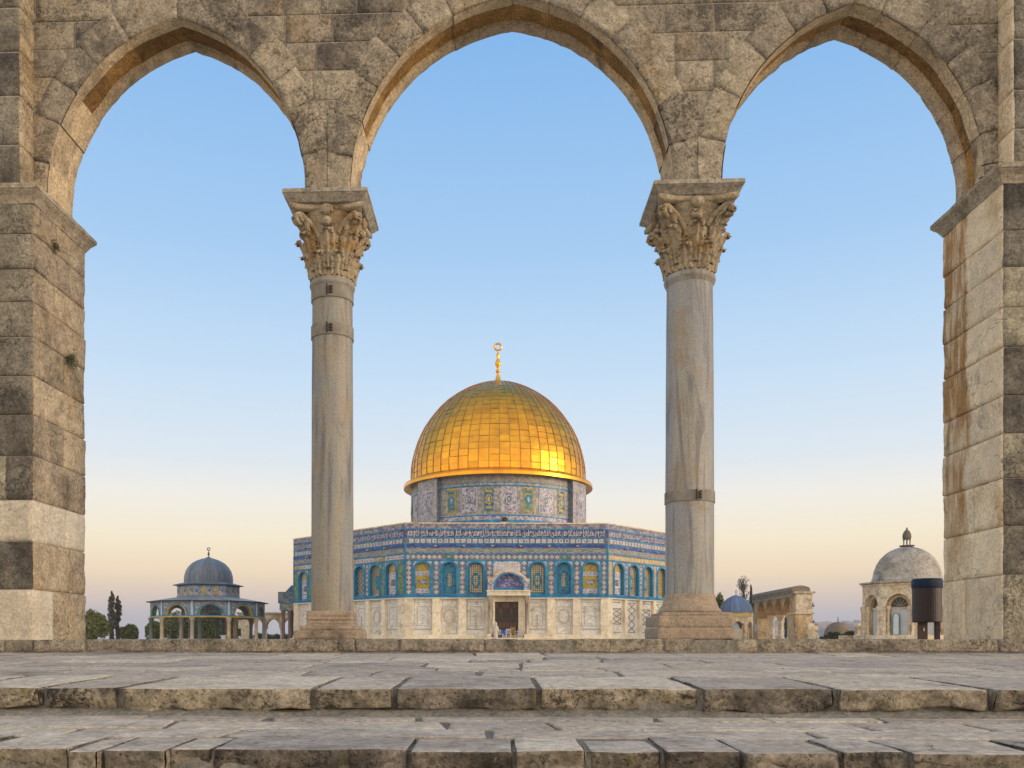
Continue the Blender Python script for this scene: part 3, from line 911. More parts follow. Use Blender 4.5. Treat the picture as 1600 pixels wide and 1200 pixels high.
BC = 0.28
for idx in (0, 1):
    ac = A(519.5, BC) if idx == 0 else A(1077.5, BC)
    r_t, r_b = (0.2115, 0.222) if idx == 0 else (0.236, 0.249)
    zb = 0.445 if idx == 0 else 0.62
    mb = MB()
    prof = []
    for i in range(61):
        t = i / 60
        prof.append((r_b + (r_t - r_b) * t ** 0.9 + 0.004 * math.sin(t * PI), zb - 0.03 + (3.87 - zb + 0.03) * t))
    mb.lathe((0, 0, 0), prof, 48)
    mb.v = [(v[0] * (1 + 0.006 * fbm((v[0] * 4, v[1] * 4, v[2] * 2 + idx * 9), 3)), v[1] * (1 + 0.006 * fbm((v[0] * 4, v[1] * 4, v[2] * 2 + idx * 9), 3)), v[2]) for v in mb.v]
    # astragal under the capital
    mb.lathe((0, 0, 0), [(r_t - 0.005, 3.835), (r_t + 0.008, 3.845), (r_t + 0.010, 3.865), (r_t + 0.022, 3.875), (r_t + 0.030, 3.90), (r_t + 0.024, 3.93), (r_t - 0.01, 3.945)], 48)
    colm = shift(mb, ac, BC).build("column", M_SHAFTL if idx == 0 else M_SHAFTR, arcade, smooth=True)
    tag(colm, "brownish marble column with two iron bands below its capital" if idx == 0 else "thicker grey veined column with one iron band low on its shaft")
    mb = capital_mesh(3 + idx, idx)
    mb.v = [(v[0] * (0.97 if idx == 0 else 1.04), v[1] * (0.97 if idx == 0 else 1.04), v[2]) for v in mb.v]
    shift(mb, ac, BC).build("capital", M_CAP, colm, smooth=True)
    mb = MB()
    hwt = 0.437 if idx == 0 else 0.45
    prof = [(0.36, 4.635), (0.372, 4.64), (0.385, 4.655), (0.405, 4.675), (hwt - 0.012, 4.70), (hwt - 0.008, 4.706), (hwt, 4.708), (hwt, 4.742), (hwt - 0.008, 4.752), (0.1, 4.756)]
    rows = []
    for (q, z) in prof:
        row = []
        for i in range(4):
            for k in range(16):
                t = -1 + 2 * k / 16
                a = i * PI / 2 - PI / 2
                x, y = q, q * t
                er = 1 + 0.008 * fbm((t * 3 + i * 7, z * 20, idx * 5), 3)
                row.append(((x * math.cos(a) - y * math.sin(a)) * er, (x * math.sin(a) + y * math.cos(a)) * er, z))
        rows.append(row)
    mb.grid(rows, 0, 0.5, None, True)
    mb.face([(p[0], p[1], 4.637) for p in rows[0]][::-1])
    shift(mb, ac, BC).build("impost_block", M_IMPOST, colm)
    # iron bands with their clasps
    for (yt, yb) in (((442, 463), (502, 522)) if idx == 0 else ((764, 782),)):
        mb = MB()
        dep = D0 - SL * ac + BC - r_t
        z1, z0 = Z(yt, dep), Z(yb, dep)
        zm = (z0 + z1) / 2
        if zm > 3.8: z0, z1, zm = z0 - 0.02, z1 - 0.02, zm - 0.02
        rr = r_b + (r_t - r_b) * (zm - zb) / (3.87 - zb) + 0.010
        mb.lathe((0, 0, 0), [(rr - 0.012, z0), (rr + 0.003, z0 + 0.003), (rr + 0.003, z1 - 0.003), (rr - 0.012, z1)], 48)
        for dx in (-0.014, 0.012):
            an = -PI / 2 + (0.0 if idx == 0 else 0.10) + dx / rr
            cx_, cy_ = math.cos(an), math.sin(an)
            hh = 0.055 if dx < 0 else 0.035
            mb.tube([((rr + 0.016) * cx_, (rr + 0.016) * cy_, zm - hh), ((rr + 0.018) * cx_, (rr + 0.018) * cy_, zm + hh)], 0.008, 6, 1)
        for dz in (-0.03, 0.0, 0.03):
            an = -PI / 2 + (0.0 if idx == 0 else 0.10) + 0.03 / rr
            mb.ball(((rr + 0.01) * math.cos(an), (rr + 0.01) * math.sin(an), zm + dz), 0.012, 1, 8, 5)
        shift(mb, ac, BC).build("iron_band", [M_IRON, M_RUST], colm)
    # base and plinth
    mb = MB()
    def slab(hw, z0, z1, r=0.015, dx=0.0, sd=1.0, hy=None):
        rough_block(mb, lambda x, y, z: W(ac + dx + x, BC + y, z), -hw, hw, -(hy or hw), (hy or hw), z0, z1, r, (0.05, 0.05, 0.03), 0.0022, 0.001, 0, 0, 0.5, sd)
    if idx == 0:
        slab(0.232, 0.395, 0.452, 0.012, sd=3)
        slab(0.236, 0.355, 0.396, 0.012, sd=4)
        slab(0.232, 0.318, 0.356, 0.010, sd=5)
        slab(0.238, 0.300, 0.320, 0.008, sd=6)
        mb2 = mb
        base_o = mb.build("column_base", M_BASE, colm, smooth=True)
        mb = MB()
        slab(0.29, 0.25, 0.302, 0.018, -0.0, sd=7)
        slab(0.335, 0.155, 0.252, 0.02, -0.01, sd=8)
        mb.build("plinth", M_BASE, colm, smooth=True)
    else:
        g = []
        for (q, z) in ((0.252, 0.625), (0.262, 0.61), (0.262, 0.585), (0.268, 0.56), (0.285, 0.515), (0.300, 0.48), (0.318, 0.465), (0.325, 0.445), (0.318, 0.432), (0.30, 0.428)):
            g.append([(q * (1 + 0.01 * fbm((k * 0.3, z * 9, 2), 2)) * math.cos(2 * PI * k / 48), q * (1 + 0.01 * fbm((k * 0.3, z * 9, 2), 2)) * math.sin(2 * PI * k / 48), z) for k in range(48)])
        mb.grid(g, 0, 0.5, None, True)
        base_o = shift(mb, ac, BC).build("column_base", M_BASE, colm, smooth=True)
        mb = MB()
        slab(0.335, 0.395, 0.432, 0.012, -0.01, sd=9)
        slab(0.375, 0.275, 0.398, 0.02, -0.02, sd=10)
        slab(0.385, 0.155, 0.278, 0.02, -0.02, sd=11)
        mb.build("plinth", M_BASE, colm, smooth=True)

# --- threshold kerb under the arcade ------------------------------------------
mb = MB()
kp = [-700, -420, -160, 8, 52, 133, 278, 462, 528, 555, 625, 757, 812, 895, 1037, 1090, 1150, 1184, 1320, 1440, 1560, 1640, 1800, 2000, 2300]
for p0, p1 in zip(kp, kp[1:]):
    g_ = R.uniform(0.003, 0.012)
    rough_block(mb, W, A(p0, -0.3) + g_, A(p1, -0.3) - g_, -0.30 + R.uniform(-0.012, 0.012), 1.0, 0.035, 0.158 + R.uniform(-0.006, 0.003), 0.018, (0.05, 0.12, 0.022), 0.015, 0.004, 1, 0, R.random(), R.random() * 50, 0.0, False)
mb.box(A(-700), A(2300), -0.288, 0.98, -0.1, 0.150, 2, 0.5, W)
kerb = mb.build("threshold_kerb", [M_KERB, M_KERB, M_DARKM], arcade, smooth=True)

# ================================================================== steps and paving
def zland(b): return 0.020 + (b + 0.25) * (0.117 / 4.29)
def ztr2(b): return -0.237 + (b + 4.54) * 0.019
def paving(name, zf, bfront, bback, edge_px, edge_depth, rows, zbed, stone_h, dfr):
    mb = MB()
    # long edging stones with a rough riser face
    for (p0, p1) in edge_px:
        a0, a1 = A(p0, bfront), A(p1, bfront)
        M_ = lambda x, y, z: W(x, y, z + zf(y))
        rough_block(mb, M_, a0, a1, bfront + R.uniform(-0.03, 0.025), bfront + edge_depth + R.uniform(-0.05, 0.05), -stone_h + R.uniform(-0.012, 0.014), R.uniform(-0.004, 0.006), 0.010, (0.026, 0.05, 0.012), 0.034, 0.005, 0, 1, R.random(), R.random() * 60, 0.02, True)
    b = bfront + edge_depth + 0.02
    for j, h in enumerate(rows):
        b1 = b + h
        a = -7.5 - R.random()
        while a < 7.5:
            L = R.uniform(0.45, 1.5)
            g_ = R.uniform(0.011, 0.022)
            sk0, sk1 = R.uniform(-0.06, 0.06), R.uniform(-0.06, 0.06)
            x0, x1 = a + g_, a + L - g_
            j0, j1 = R.uniform(-0.03, 0.03), R.uniform(-0.03, 0.03)
            def M2(x, y, z, b=b, b1=b1, x0=x0, x1=x1, sk0=sk0, sk1=sk1, j0=j0, j1=j1):
                t = (y - b) / (b1 - b)
                u = (x - x0) / (x1 - x0)
                x2 = x + (sk0 * (1 - u) + sk1 * u) * (t - 0.5) + 0.012 * noise.noise((y * 4, x0, 1))
                y2 = y + (j0 * (1 - u) + j1 * u) * 0.5 + 0.010 * noise.noise((x * 3, b, 2))
                return W(x2, y2, z + zf(y2))
            split = R.random() < 0.22 and L > 0.7
            yb = b1 - g_
            if split:
                ym = b + h * R.uniform(0.4, 0.6)
                rough_block(mb, M2, x0, x1, ym + g_, yb, -0.05, R.uniform(-0.001, 0.003), 0.006, (0.06, 0.06, 0.05), 0.0, 0.002, 0, 0, R.random(), R.random() * 60, 0, False)
                yb = ym
            rough_block(mb, M2, x0, x1, b + g_, yb, -0.05, R.uniform(-0.001, 0.003), 0.006, (0.06, 0.06, 0.05), 0.0, 0.002 if R.random() < 0.7 else 0.0035, 0, 0, R.random(), R.random() * 60, 0, False)
            a += L
        b = b1
    # mortar bed filling the joints and the recess under the edging stones
    n_ = 12
    rows_ = []
    for i in range(n_ + 1):
        bb = bfront + 0.036 + (bback - bfront - 0.036) * i / n_
        rows_.append([W(a, bb, zf(bb) - 0.009) for a in (-9, -4, 0, 4, 9)])
    mb.grid(rows_, 2)
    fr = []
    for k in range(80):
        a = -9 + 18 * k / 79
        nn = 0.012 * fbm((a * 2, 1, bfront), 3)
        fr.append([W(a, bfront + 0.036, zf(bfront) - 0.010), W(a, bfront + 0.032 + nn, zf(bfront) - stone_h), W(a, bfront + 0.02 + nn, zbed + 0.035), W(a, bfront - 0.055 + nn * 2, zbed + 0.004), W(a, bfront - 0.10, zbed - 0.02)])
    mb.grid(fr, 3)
    o = mb.build(name, [M_PAVE, M_RISER, M_JOINT, M_DARKM], None, smooth=True)
    return tag(o, kind='structure')

def ext(lst, lo=-900, hi=2600):
    out = list(lst)
    x = out[0][0] - 12
    while x > lo:
        L = R.uniform(140, 330)
        out.insert(0, (x - L, x - 10)); x -= L + 4
    x = out[-1][1] + 12
    while x < hi:
        L = R.uniform(140, 330)
        out.append((x, x + L - 8)); x += L + 4
    return out
E1 = ext([(-70, 62), (74, 180), (194, 485), (494, 612), (621, 838), (846, 1090), (1099, 1300), (1312, 1540), (1552, 1760)])
E2 = ext([(-40, 102), (112, 156), (163, 258), (262, 325), (332, 636), (642, 800), (806, 914), (925, 1033), (1041, 1155), (1162, 1306), (1320, 1416), (1426, 1620)])
paving("upper_landing", zland, -4.54, -0.25, E1, 0.88, [0.55, 0.42, 0.6, 0.5, 0.62, 0.74], -0.237, 0.112, 0)
paving("lower_step", ztr2, -5.75, -4.50, E2, 0.36, [0.27, 0.33, 0.30], -0.40, 0.125, 0)
paving("bottom_step", lambda b: -0.40 + (b + 5.75) * 0.02, -7.0, -5.70, ext([(-100, 300), (320, 800), (830, 1200)]), 0.4, [0.30, 0.30, 0.3], -0.56, 0.12, 0)

# --- weeds growing out of the left pier ---------------------------------------
M_WEED = plain("dry_weed_leaves", (0.115, 0.115, 0.055), 0.7, 0, 0.4, 30)
def weed(px, py, lab, n, size):
    t = (px - CX) / F
    # where the sight line meets the inner face of the pier
    d = 9.2
    for _ in range(20):
        b_ = d - D0 + SL * aL
        d = (aL + SH * b_) / t
    t_ = thing("wall_weed", (aL + 0.01 + SH * (d - D0), d, Z(py, d)), lab, "plant", "weeds growing on the left pier")
    base = Vector(t_.location)
    mb, ms = MB(), MB()
    rr = random.Random(n)
    for i in range(n):
        dv = Vector((rr.uniform(0.2, 1.0), rr.uniform(-0.9, 0.9), rr.uniform(-0.9, 0.9))).normalized()
        L = size * rr.uniform(0.4, 1.0)
        pts = [base + dv * L * q + Vector((0, 0, -0.25 * L * q * q)) for q in (0, 0.35, 0.7, 1.0)]
        ms.tube(pts, 0.0018, 4, 0, 0.5, False)
        for q in range(9):
            p = base + dv * L * (0.3 + 0.7 * q / 8) + Vector((rr.uniform(-1, 1), rr.uniform(-1, 1), rr.uniform(-1, 1))) * 0.012
            u = Vector((rr.uniform(-1, 1), rr.uniform(-1, 1), rr.uniform(-1, 1))).normalized() * 0.012
            v = Vector((rr.uniform(-1, 1), rr.uniform(-1, 1), rr.uniform(-1, 1))).normalized() * 0.006
            mb.face((p - u, p - v, p + u, p + v), 0, None, rr.random())
    ms.build("stem", M_WEED, t_)
    mb.build("foliage", M_WEED, t_)
weed(104, 560, "larger dry green weed sprouting from a joint halfway up the left pier", 40, 0.15)
weed(82, 384, "small dry weed in a joint just below the left cornice", 18, 0.10)
# ================================================================== ground and hills
mb = MB()
ys_ = [9.9, 30, 60, 100, 140, 200, 300]
for y0, y1 in zip(ys_, ys_[1:]):
    mb.face(((-400, y0, 0.0), (400, y0, 0.0), (400, y1, 0.0), (-400, y1, 0.0)), 0, [(-400, y0), (400, y0), (400, y1), (-400, y1)])
mb.face(((-400, 300, 0), (400, 300, 0), (1600, 900, -45), (-1600, 900, -45)), 1)
mb.face(((-1600, 900, -45), (1600, 900, -45), (1600, 1950, -60), (-1600, 1950, -60)), 1)
mb.face(((-400, 9.9, 0), (-400, 9.9, -0.62), (400, 9.9, -0.62), (400, 9.9, 0)), 0)
mb.face(((-400, -300, -0.62), (400, -300, -0.62), (400, 9.9, -0.62), (-400, 9.9, -0.62)), 0, [(-400, -300), (400, -300), (400, 10), (-400, 10)])
M_PLAZA = mosaic("plaza_flagstones", [(0.56, 0.49, 0.39), (0.36, 0.31, 0.245), (0.48, 0.42, 0.335)], 0.45, rough=0.95, pattern='bricks')
M_PLAZA.node_tree.nodes['Principled BSDF'].inputs['Specular IOR Level'].default_value = 0.1
M_EARTH = plain("dry_earth", (0.20, 0.19, 0.15), 0.95, 0, 0.3, 0.02)
tag(mb.build("ground", [M_PLAZA, M_EARTH]), kind='structure')

M_HILL = stone("distant_hillside", (0.13, 0.145, 0.12), (0.22, 0.20, 0.17), scale=0.006, bump=0.0, pits=0.0)
mb = MB()
rows = []
for j in range(9):
    t = j / 8
    row = []
    for i in range(61):
        x = 150 + 1100 * i / 60
        env = math.sin(PI * min(1, max(0, i / 60))) ** 0.6
        crest = (34 + 7 * fbm((x * 0.006, 2, 5), 3)) * env
        y = 1250 + 500 * t
        row.append((x, y, -45 + (crest + 45) * math.sin(PI * 0.5 * min(1, t * 2)) * (1 if t <= 0.5 else 1 - 0.25 * (t - 0.5)) + 2.5 * fbm((x * 0.02, t * 6, 1), 2) * (t > 0)))
    rows.append(row)
mb.grid(rows, 0)
tag(mb.build("hills", M_HILL, smooth=True), kind='structure')
M_FARH = plain("far_house_walls", (0.42, 0.38, 0.33), 0.9, 0, 0.3, 0.05)
mb = MB()
rr = random.Random(5)
for i in range(420):
    t = rr.random() ** 0.7 * 0.48
    x = rr.uniform(430, 900)
    env = math.sin(PI * (x - 150) / 1100) ** 0.6
    crest = (34 + 7 * fbm((x * 0.006, 2, 5), 3)) * env
    z = -45 + (crest + 45) * math.sin(PI * 0.5 * t * 2)
    y = 1250 + 500 * t
    wd, hh = rr.uniform(5, 13), rr.uniform(4, 9)
    mb.box(x, x + wd, y, y + 10, z - 6, z + hh * 0.8, 0, rr.random())
tag(mb.build("far_houses", M_FARH), "pale hillside houses far away beyond the small brown dome", "houses", None, 'stuff')

# ================================================================== tiled shrine with the gold dome
P0, P1 = Vector((-7.93, 89.0, 0)), Vector((12.68, 89.38, 0))
P2, P7 = Vector((26.9, 104.2, 0)), Vector((-22.33, 103.3, 0))
C0 = Vector((2.05, 113.9, 0))
OCT = [P0, P1, P2, None, None, None, None, P7]
for k_ in (0, 1, 2): OCT[k_ + 4] = 2 * C0 - OCT[k_]
OCT[3] = 2 * C0 - P7
shrine = thing("domed_shrine", (C0.x, C0.y, 0), "octagonal blue tiled shrine with a great gilded dome, in the middle arch", "shrine")

class Face:
    def __init__(s, a, b):
        s.a, s.L = a, (b - a).length
        s.e = (b - a).normalized()
        s.n = Vector((s.e.y, -s.e.x, 0))
    def __call__(s, u, v, w_):
        p = s.a + s.e * u + s.n * w_
        return (p.x, p.y, v)

def fq(mb, f, u0, u1, v0, v1, w_, mi=0, tint=0.5):
    mb.face((f(u0, v0, w_), f(u1, v0, w_), f(u1, v1, w_), f(u0, v1, w_)), mi, [(u0, v0), (u1, v0), (u1, v1), (u0, v1)], tint)
def fbox(mb, f, u0, u1, v0, v1, w0, w1, mi=0, tint=0.5):
    mb.box(u0, u1, w0, w1, v0, v1, mi, tint, lambda x, y, z: f(x, z, y))
    # readable UVs on the front
    fq(mb, f, u0, u1, v0, v1, w1 + 0.003, mi, tint)
def fpoly(mb, f, pts, w_, mi=0, tint=0.5):
    mb.face([f(u, v, w_) for u, v in pts], mi, pts, tint)
def arch_pts(uc, hw, vs, rise, n=10, pointed=0.25):
    """left foot to right foot"""
    out = []
    for i in range(2 * n + 1):
        t = -1 + i / n
        x = t * hw
        z = math.sqrt(max(0, 1 - abs(t) ** 2.1)) * rise * (1 - pointed * 0.25) + pointed * 0.25 * rise * (1 - abs(t))
        out.append((uc + x, vs + z))
    # finer at the feet
    extra = []
    for s_ in (-1, 1):
        pass
    return out
def arch_sheet(mb, f, u0, u1, v0, v1, uc, hw, vb, vs, rise, w_, mi=0, pointed=0.25):
    fq(mb, f, u0, uc - hw, v0, v1, w_, mi)
    fq(mb, f, uc + hw, u1, v0, v1, w_, mi)
    if vb > v0 + 1e-4: fq(mb, f, uc - hw, uc + hw, v0, vb, w_, mi)
    ap = arch_pts(uc, hw, vs, rise, 10, pointed)
    for (x0, z0), (x1, z1) in zip(ap, ap[1:]):
        q = [(x0, z0), (x1, z1), (x1, v1), (x0, v1)]
        mb.face([f(x, z, w_) for x, z in q], mi, q)
def arch_band(mb, f, uc, hw, vb, vs, rise, wd, w_, mi=0, pointed=0.25, bottom=True, w_in=None):
    """flat frame of width wd round an arched opening; w_in: also its reveal back to that depth"""
    ap = [(uc - hw, vb)] + arch_pts(uc, hw, vs, rise, 10, pointed) + [(uc + hw, vb)]
    bp = [(uc - hw - wd, vb)] + arch_pts(uc, hw + wd, vs, rise + wd, 10, pointed) + [(uc + hw + wd, vb)]
    for a, a2, b, b2 in zip(ap, ap[1:], bp, bp[1:]):
        q = [a, a2, b2, b]
        mb.face([f(x, z, w_) for x, z in q], mi, q)
        if w_in is not None:
            mb.face((f(a[0], a[1], w_), f(a2[0], a2[1], w_), f(a2[0], a2[1], w_in), f(a[0], a[1], w_in)), mi, [(0, 0), (0.3, 0), (0.3, 0.4), (0, 0.4)])
        mb.face((f(b[0], b[1], w_), f(b2[0], b2[1], w_), f(b2[0], b2[1], w_ - 0.05), f(b[0], b[1], w_ - 0.05)), mi)
    if bottom:
        fq(mb, f, uc - hw - wd, uc + hw + wd, vb - wd, vb, w_, mi)
def arch_fill(mb, f, uc, hw, vb, vs, rise, w_, mi=0, pointed=0.25):
    ap = [(uc - hw, vb)] + arch_pts(uc, hw, vs, rise, 10, pointed) + [(uc + hw, vb)]
    fpoly(mb, f, ap[::-1], w_, mi)
def diamond(mb, f, u, v, hu, hv, w_, mi):
    fpoly(mb, f, [(u - hu, v), (u, v - hv), (u + hu, v), (u, v + hv)], w_, mi)

faces = [Face(OCT[k], OCT[(k + 1) % 8]) for k in range(8)]
def ring(mb, v0, v1, w_, mi, skip=()):
    s_ = (24.87 + w_) / 24.87
    for k in range(8):
        if k in skip: continue
        a, b = C0 + (OCT[k] - C0) * s_, C0 + (OCT[(k + 1) % 8] - C0) * s_
        L = faces[k].L
        mb.face(((a.x, a.y, v0), (b.x, b.y, v0), (b.x, b.y, v1), (a.x, a.y, v1)), mi, [(0, v0), (L, v0), (L, v1), (0, v1)])
        if w_ > 0:
            s2 = (24.87 - 0.45) / 24.87
            c, d = C0 + (OCT[k] - C0) * s2, C0 + (OCT[(k + 1) % 8] - C0) * s2
            for v in (v0, v1):
                mb.face(((a.x, a.y, v), (b.x, b.y, v), (d.x, d.y, v), (c.x, c.y, v)), mi, [(0, 0), (L, 0), (L, w_), (0, w_)])

# marble lower wall and plinth
mb = MB()
ring(mb, 0.0, 4.40, -0.30, 1)
ring(mb, 0.0, 0.36, 0.42, 0)
ring(mb, 0.36, 0.66, 0.10, 0)
mb.build("marble_wall", [M_MARBLE, M_MARBG], shrine)
mb = MB()
ring(mb, 4.36, 4.46, 0.07, 0)
mb.build("string_course", M_MARBLE, shrine)
# tiled upper wall
mb = MB()
DET = (0, 1, 7)
ring(mb, 4.40, 8.40, -0.42, 0)
ring(mb, 4.46, 8.33, 0.0, 1, DET)
ring(mb, 8.33, 8.86, 0.0, 2)
tilew = mb.build("tiled_wall", [M_TEALT, M_BLUE, M_DIAM], shrine)
# parapet bands
mb = MB()
PB_ = [(8.86, 8.98, 0.04, 0), (8.98, 9.12, 0.01, 6), (9.12, 9.42, 0.02, 1), (9.42, 9.56, 0.01, 6), (9.56, 9.90, 0.06, 2), (9.90, 9.98, 0.05, 0), (9.98, 10.46, 0.02, 3), (10.46, 10.60, 0.05, 4), (10.60, 11.36, 0.02, 5), (11.36, 11.47, 0.05, 0), (11.47, 11.95, 0.03, 6), (11.95, 12.08, 0.10, 7)]
for (v0, v1, w_, mi) in PB_: ring(mb, v0, v1, w_, mi)
mb.build("parapet", [M_BLUE, M_GREYT, mosaic("deep_blue_band", [(0.03, 0.08, 0.30), (0.02, 0.06, 0.25), (0.04, 0.13, 0.36)], 4.0), M_DIAM, M_CYAN, M_NAVY, M_TOPT, M_CREAM], shrine)
# low roof between parapet and drum
mb = MB()
for k in range(8):
    a, b = C0 + (OCT[k] - C0) * 0.97, C0 + (OCT[(k + 1) % 8] - C0) * 0.97
    c, d = C0 + (OCT[k] - C0) * 0.40, C0 + (OCT[(k + 1) % 8] - C0) * 0.40
    mb.face(((a.x, a.y, 10.6), (b.x, b.y, 10.6), (d.x, d.y, 12.5), (c.x, c.y, 12.5)), 0)
    a2, b2 = C0 + (OCT[k] - C0) * 0.985, C0 + (OCT[(k + 1) % 8] - C0) * 0.985
    mb.face(((a2.x, a2.y, 12.0), (b2.x, b2.y, 12.0), (b2.x, b2.y, 10.0), (a2.x, a2.y, 10.0)), 0)
mb.build("roof", M_ROOF, shrine)

# white cartouche squares, gutters' spouts, inscription
for k in (0, 1, 7, 2, 6):
    f = faces[k]
    mb = MB()
    n_ = 34 if k == 0 else 36
    for i in range(n_):
        u = 0.35 + (f.L - 0.7) * (i + 0.5) / n_
        h = (f.L - 0.7) / n_ * 0.36
        fq(mb, f, u - h, u + h, 10.03, 10.41, 0.045, 0)
        fq(mb, f, u - h * 0.5, u + h * 0.5, 10.13, 10.31, 0.06, 1)
    if k in (0, 1, 7):
        for q in range(6):
            u = f.L * (0.15 + 0.14 * q)
            ms = MB()
            fbox(ms, f, u - 0.06, u + 0.06, 9.60, 9.70, 0.05, 0.40, 0)
            fbox(ms, f, u - 0.14, u + 0.14, 9.68, 9.76, 0.05, 0.30, 0)
            ms.build("rain_spout", M_LINE2, shrine)
    mb.build("white_tile_band", [M_WHITE, M_LILAC], shrine)

FORMS = {'ا': 0xFE8D, 'أ': 0xFE83, 'إ': 0xFE87, 'آ': 0xFE81, 'ب': 0xFE8F, 'ت': 0xFE95, 'ث': 0xFE99, 'ج': 0xFE9D, 'ح': 0xFEA1, 'خ': 0xFEA5, 'د': 0xFEA9, 'ذ': 0xFEAB, 'ر': 0xFEAD, 'ز': 0xFEAF,
         'س': 0xFEB1, 'ش': 0xFEB5, 'ص': 0xFEB9, 'ض': 0xFEBD, 'ط': 0xFEC1, 'ظ': 0xFEC5, 'ع': 0xFEC9, 'غ': 0xFECD, 'ف': 0xFED1, 'ق': 0xFED5, 'ك': 0xFED9, 'ل': 0xFEDD, 'م': 0xFEE1, 'ن': 0xFEE5, 'ه': 0xFEE9, 'و': 0xFEED, 'ؤ': 0xFE85, 'ى': 0xFEEF, 'ي': 0xFEF1}
NOJOIN = set('اأإآدذرزوؤى')
def shape_ar(txt):
    out = []
    for i, c in enumerate(txt):
        if c not in FORMS:
            out.append(c); continue
        pv = i > 0 and txt[i - 1] in FORMS and txt[i - 1] not in NOJOIN
        nx = i + 1 < len(txt) and txt[i + 1] in FORMS and c not in NOJOIN
        b = FORMS[c]
        out.append(chr(b + (3 if pv and nx else 1 if pv else 2 if nx else 0)))
    return ''.join(reversed(out))
VERSE = ["يس والقران الحكيم انك لمن المرسلين على صراط مستقيم تنزيل العزيز الرحيم لتنذر قوما ما انذر اباوهم", "فهم غافلون لقد حق القول على اكثرهم فهم لا يومنون انا جعلنا في اعناقهم", "وكل شيء احصيناه في امام مبين واضرب لهم مثلا اصحاب القرية اذ جاءها المرسلون"]
M_SCRIPT = plain("white_glazed_script", (0.58, 0.55, 0.57), 0.5, 0, 0.25, 2)
def script_mesh(body):
    cu = bpy.data.curves.new("t", 'FONT')
    cu.body = shape_ar(body)
    cu.resolution_u = 2
    cu.offset = 0.0
    to = bpy.data.objects.new("t", cu)
    COL.objects.link(to)
    me = bpy.data.meshes.new_from_object(to.evaluated_get(bpy.context.evaluated_depsgraph_get()))
    COL.objects.unlink(to)
    bpy.data.objects.remove(to)
    return me
for q, k in enumerate((0, 1, 7)):
    f = faces[k]
    mb = MB()
    # two interwoven lines of script, as in tall thuluth bands
    for r_, (lo, hh) in enumerate(((10.64, 0.44), (10.92, 0.42))):
        me = script_mesh(VERSE[(q + r_) % 3])
        vs = [v.co.copy() for v in me.vertices]
        x0, x1 = min(v.x for v in vs), max(v.x for v in vs)
        zz = sorted(v.y for v in vs)
        z0, z1 = zz[int(len(zz) * 0.03)], zz[int(len(zz) * 0.97)]
        i0 = len(mb.v)
        mb.v += [f(0.25 + (f.L - 0.5) * (v.x - x0) / (x1 - x0), lo + hh * min(1.05, max(-0.05, (v.y - z0) / (z1 - z0))), 0.034 + 0.006 * r_) for v in vs]
        mb.f += [tuple(i + i0 for i in p.vertices) for p in me.polygons]
    # tall uprights crossing both lines
    mb.m, mb.uv, mb.t = [0] * len(mb.f), [None] * len(mb.f), [0.5] * len(mb.f)
    rr = random.Random(k)
    u = 0.3
    while u < f.L - 0.6:
        w_ = rr.uniform(0.045, 0.065)
        fq(mb, f, u, u + w_, 10.72 + rr.uniform(0, 0.1), 11.24 + rr.uniform(-0.1, 0.06), 0.046, 0)
        u += rr.uniform(0.22, 0.6)
    mb.build("inscription", M_SCRIPT, shrine)

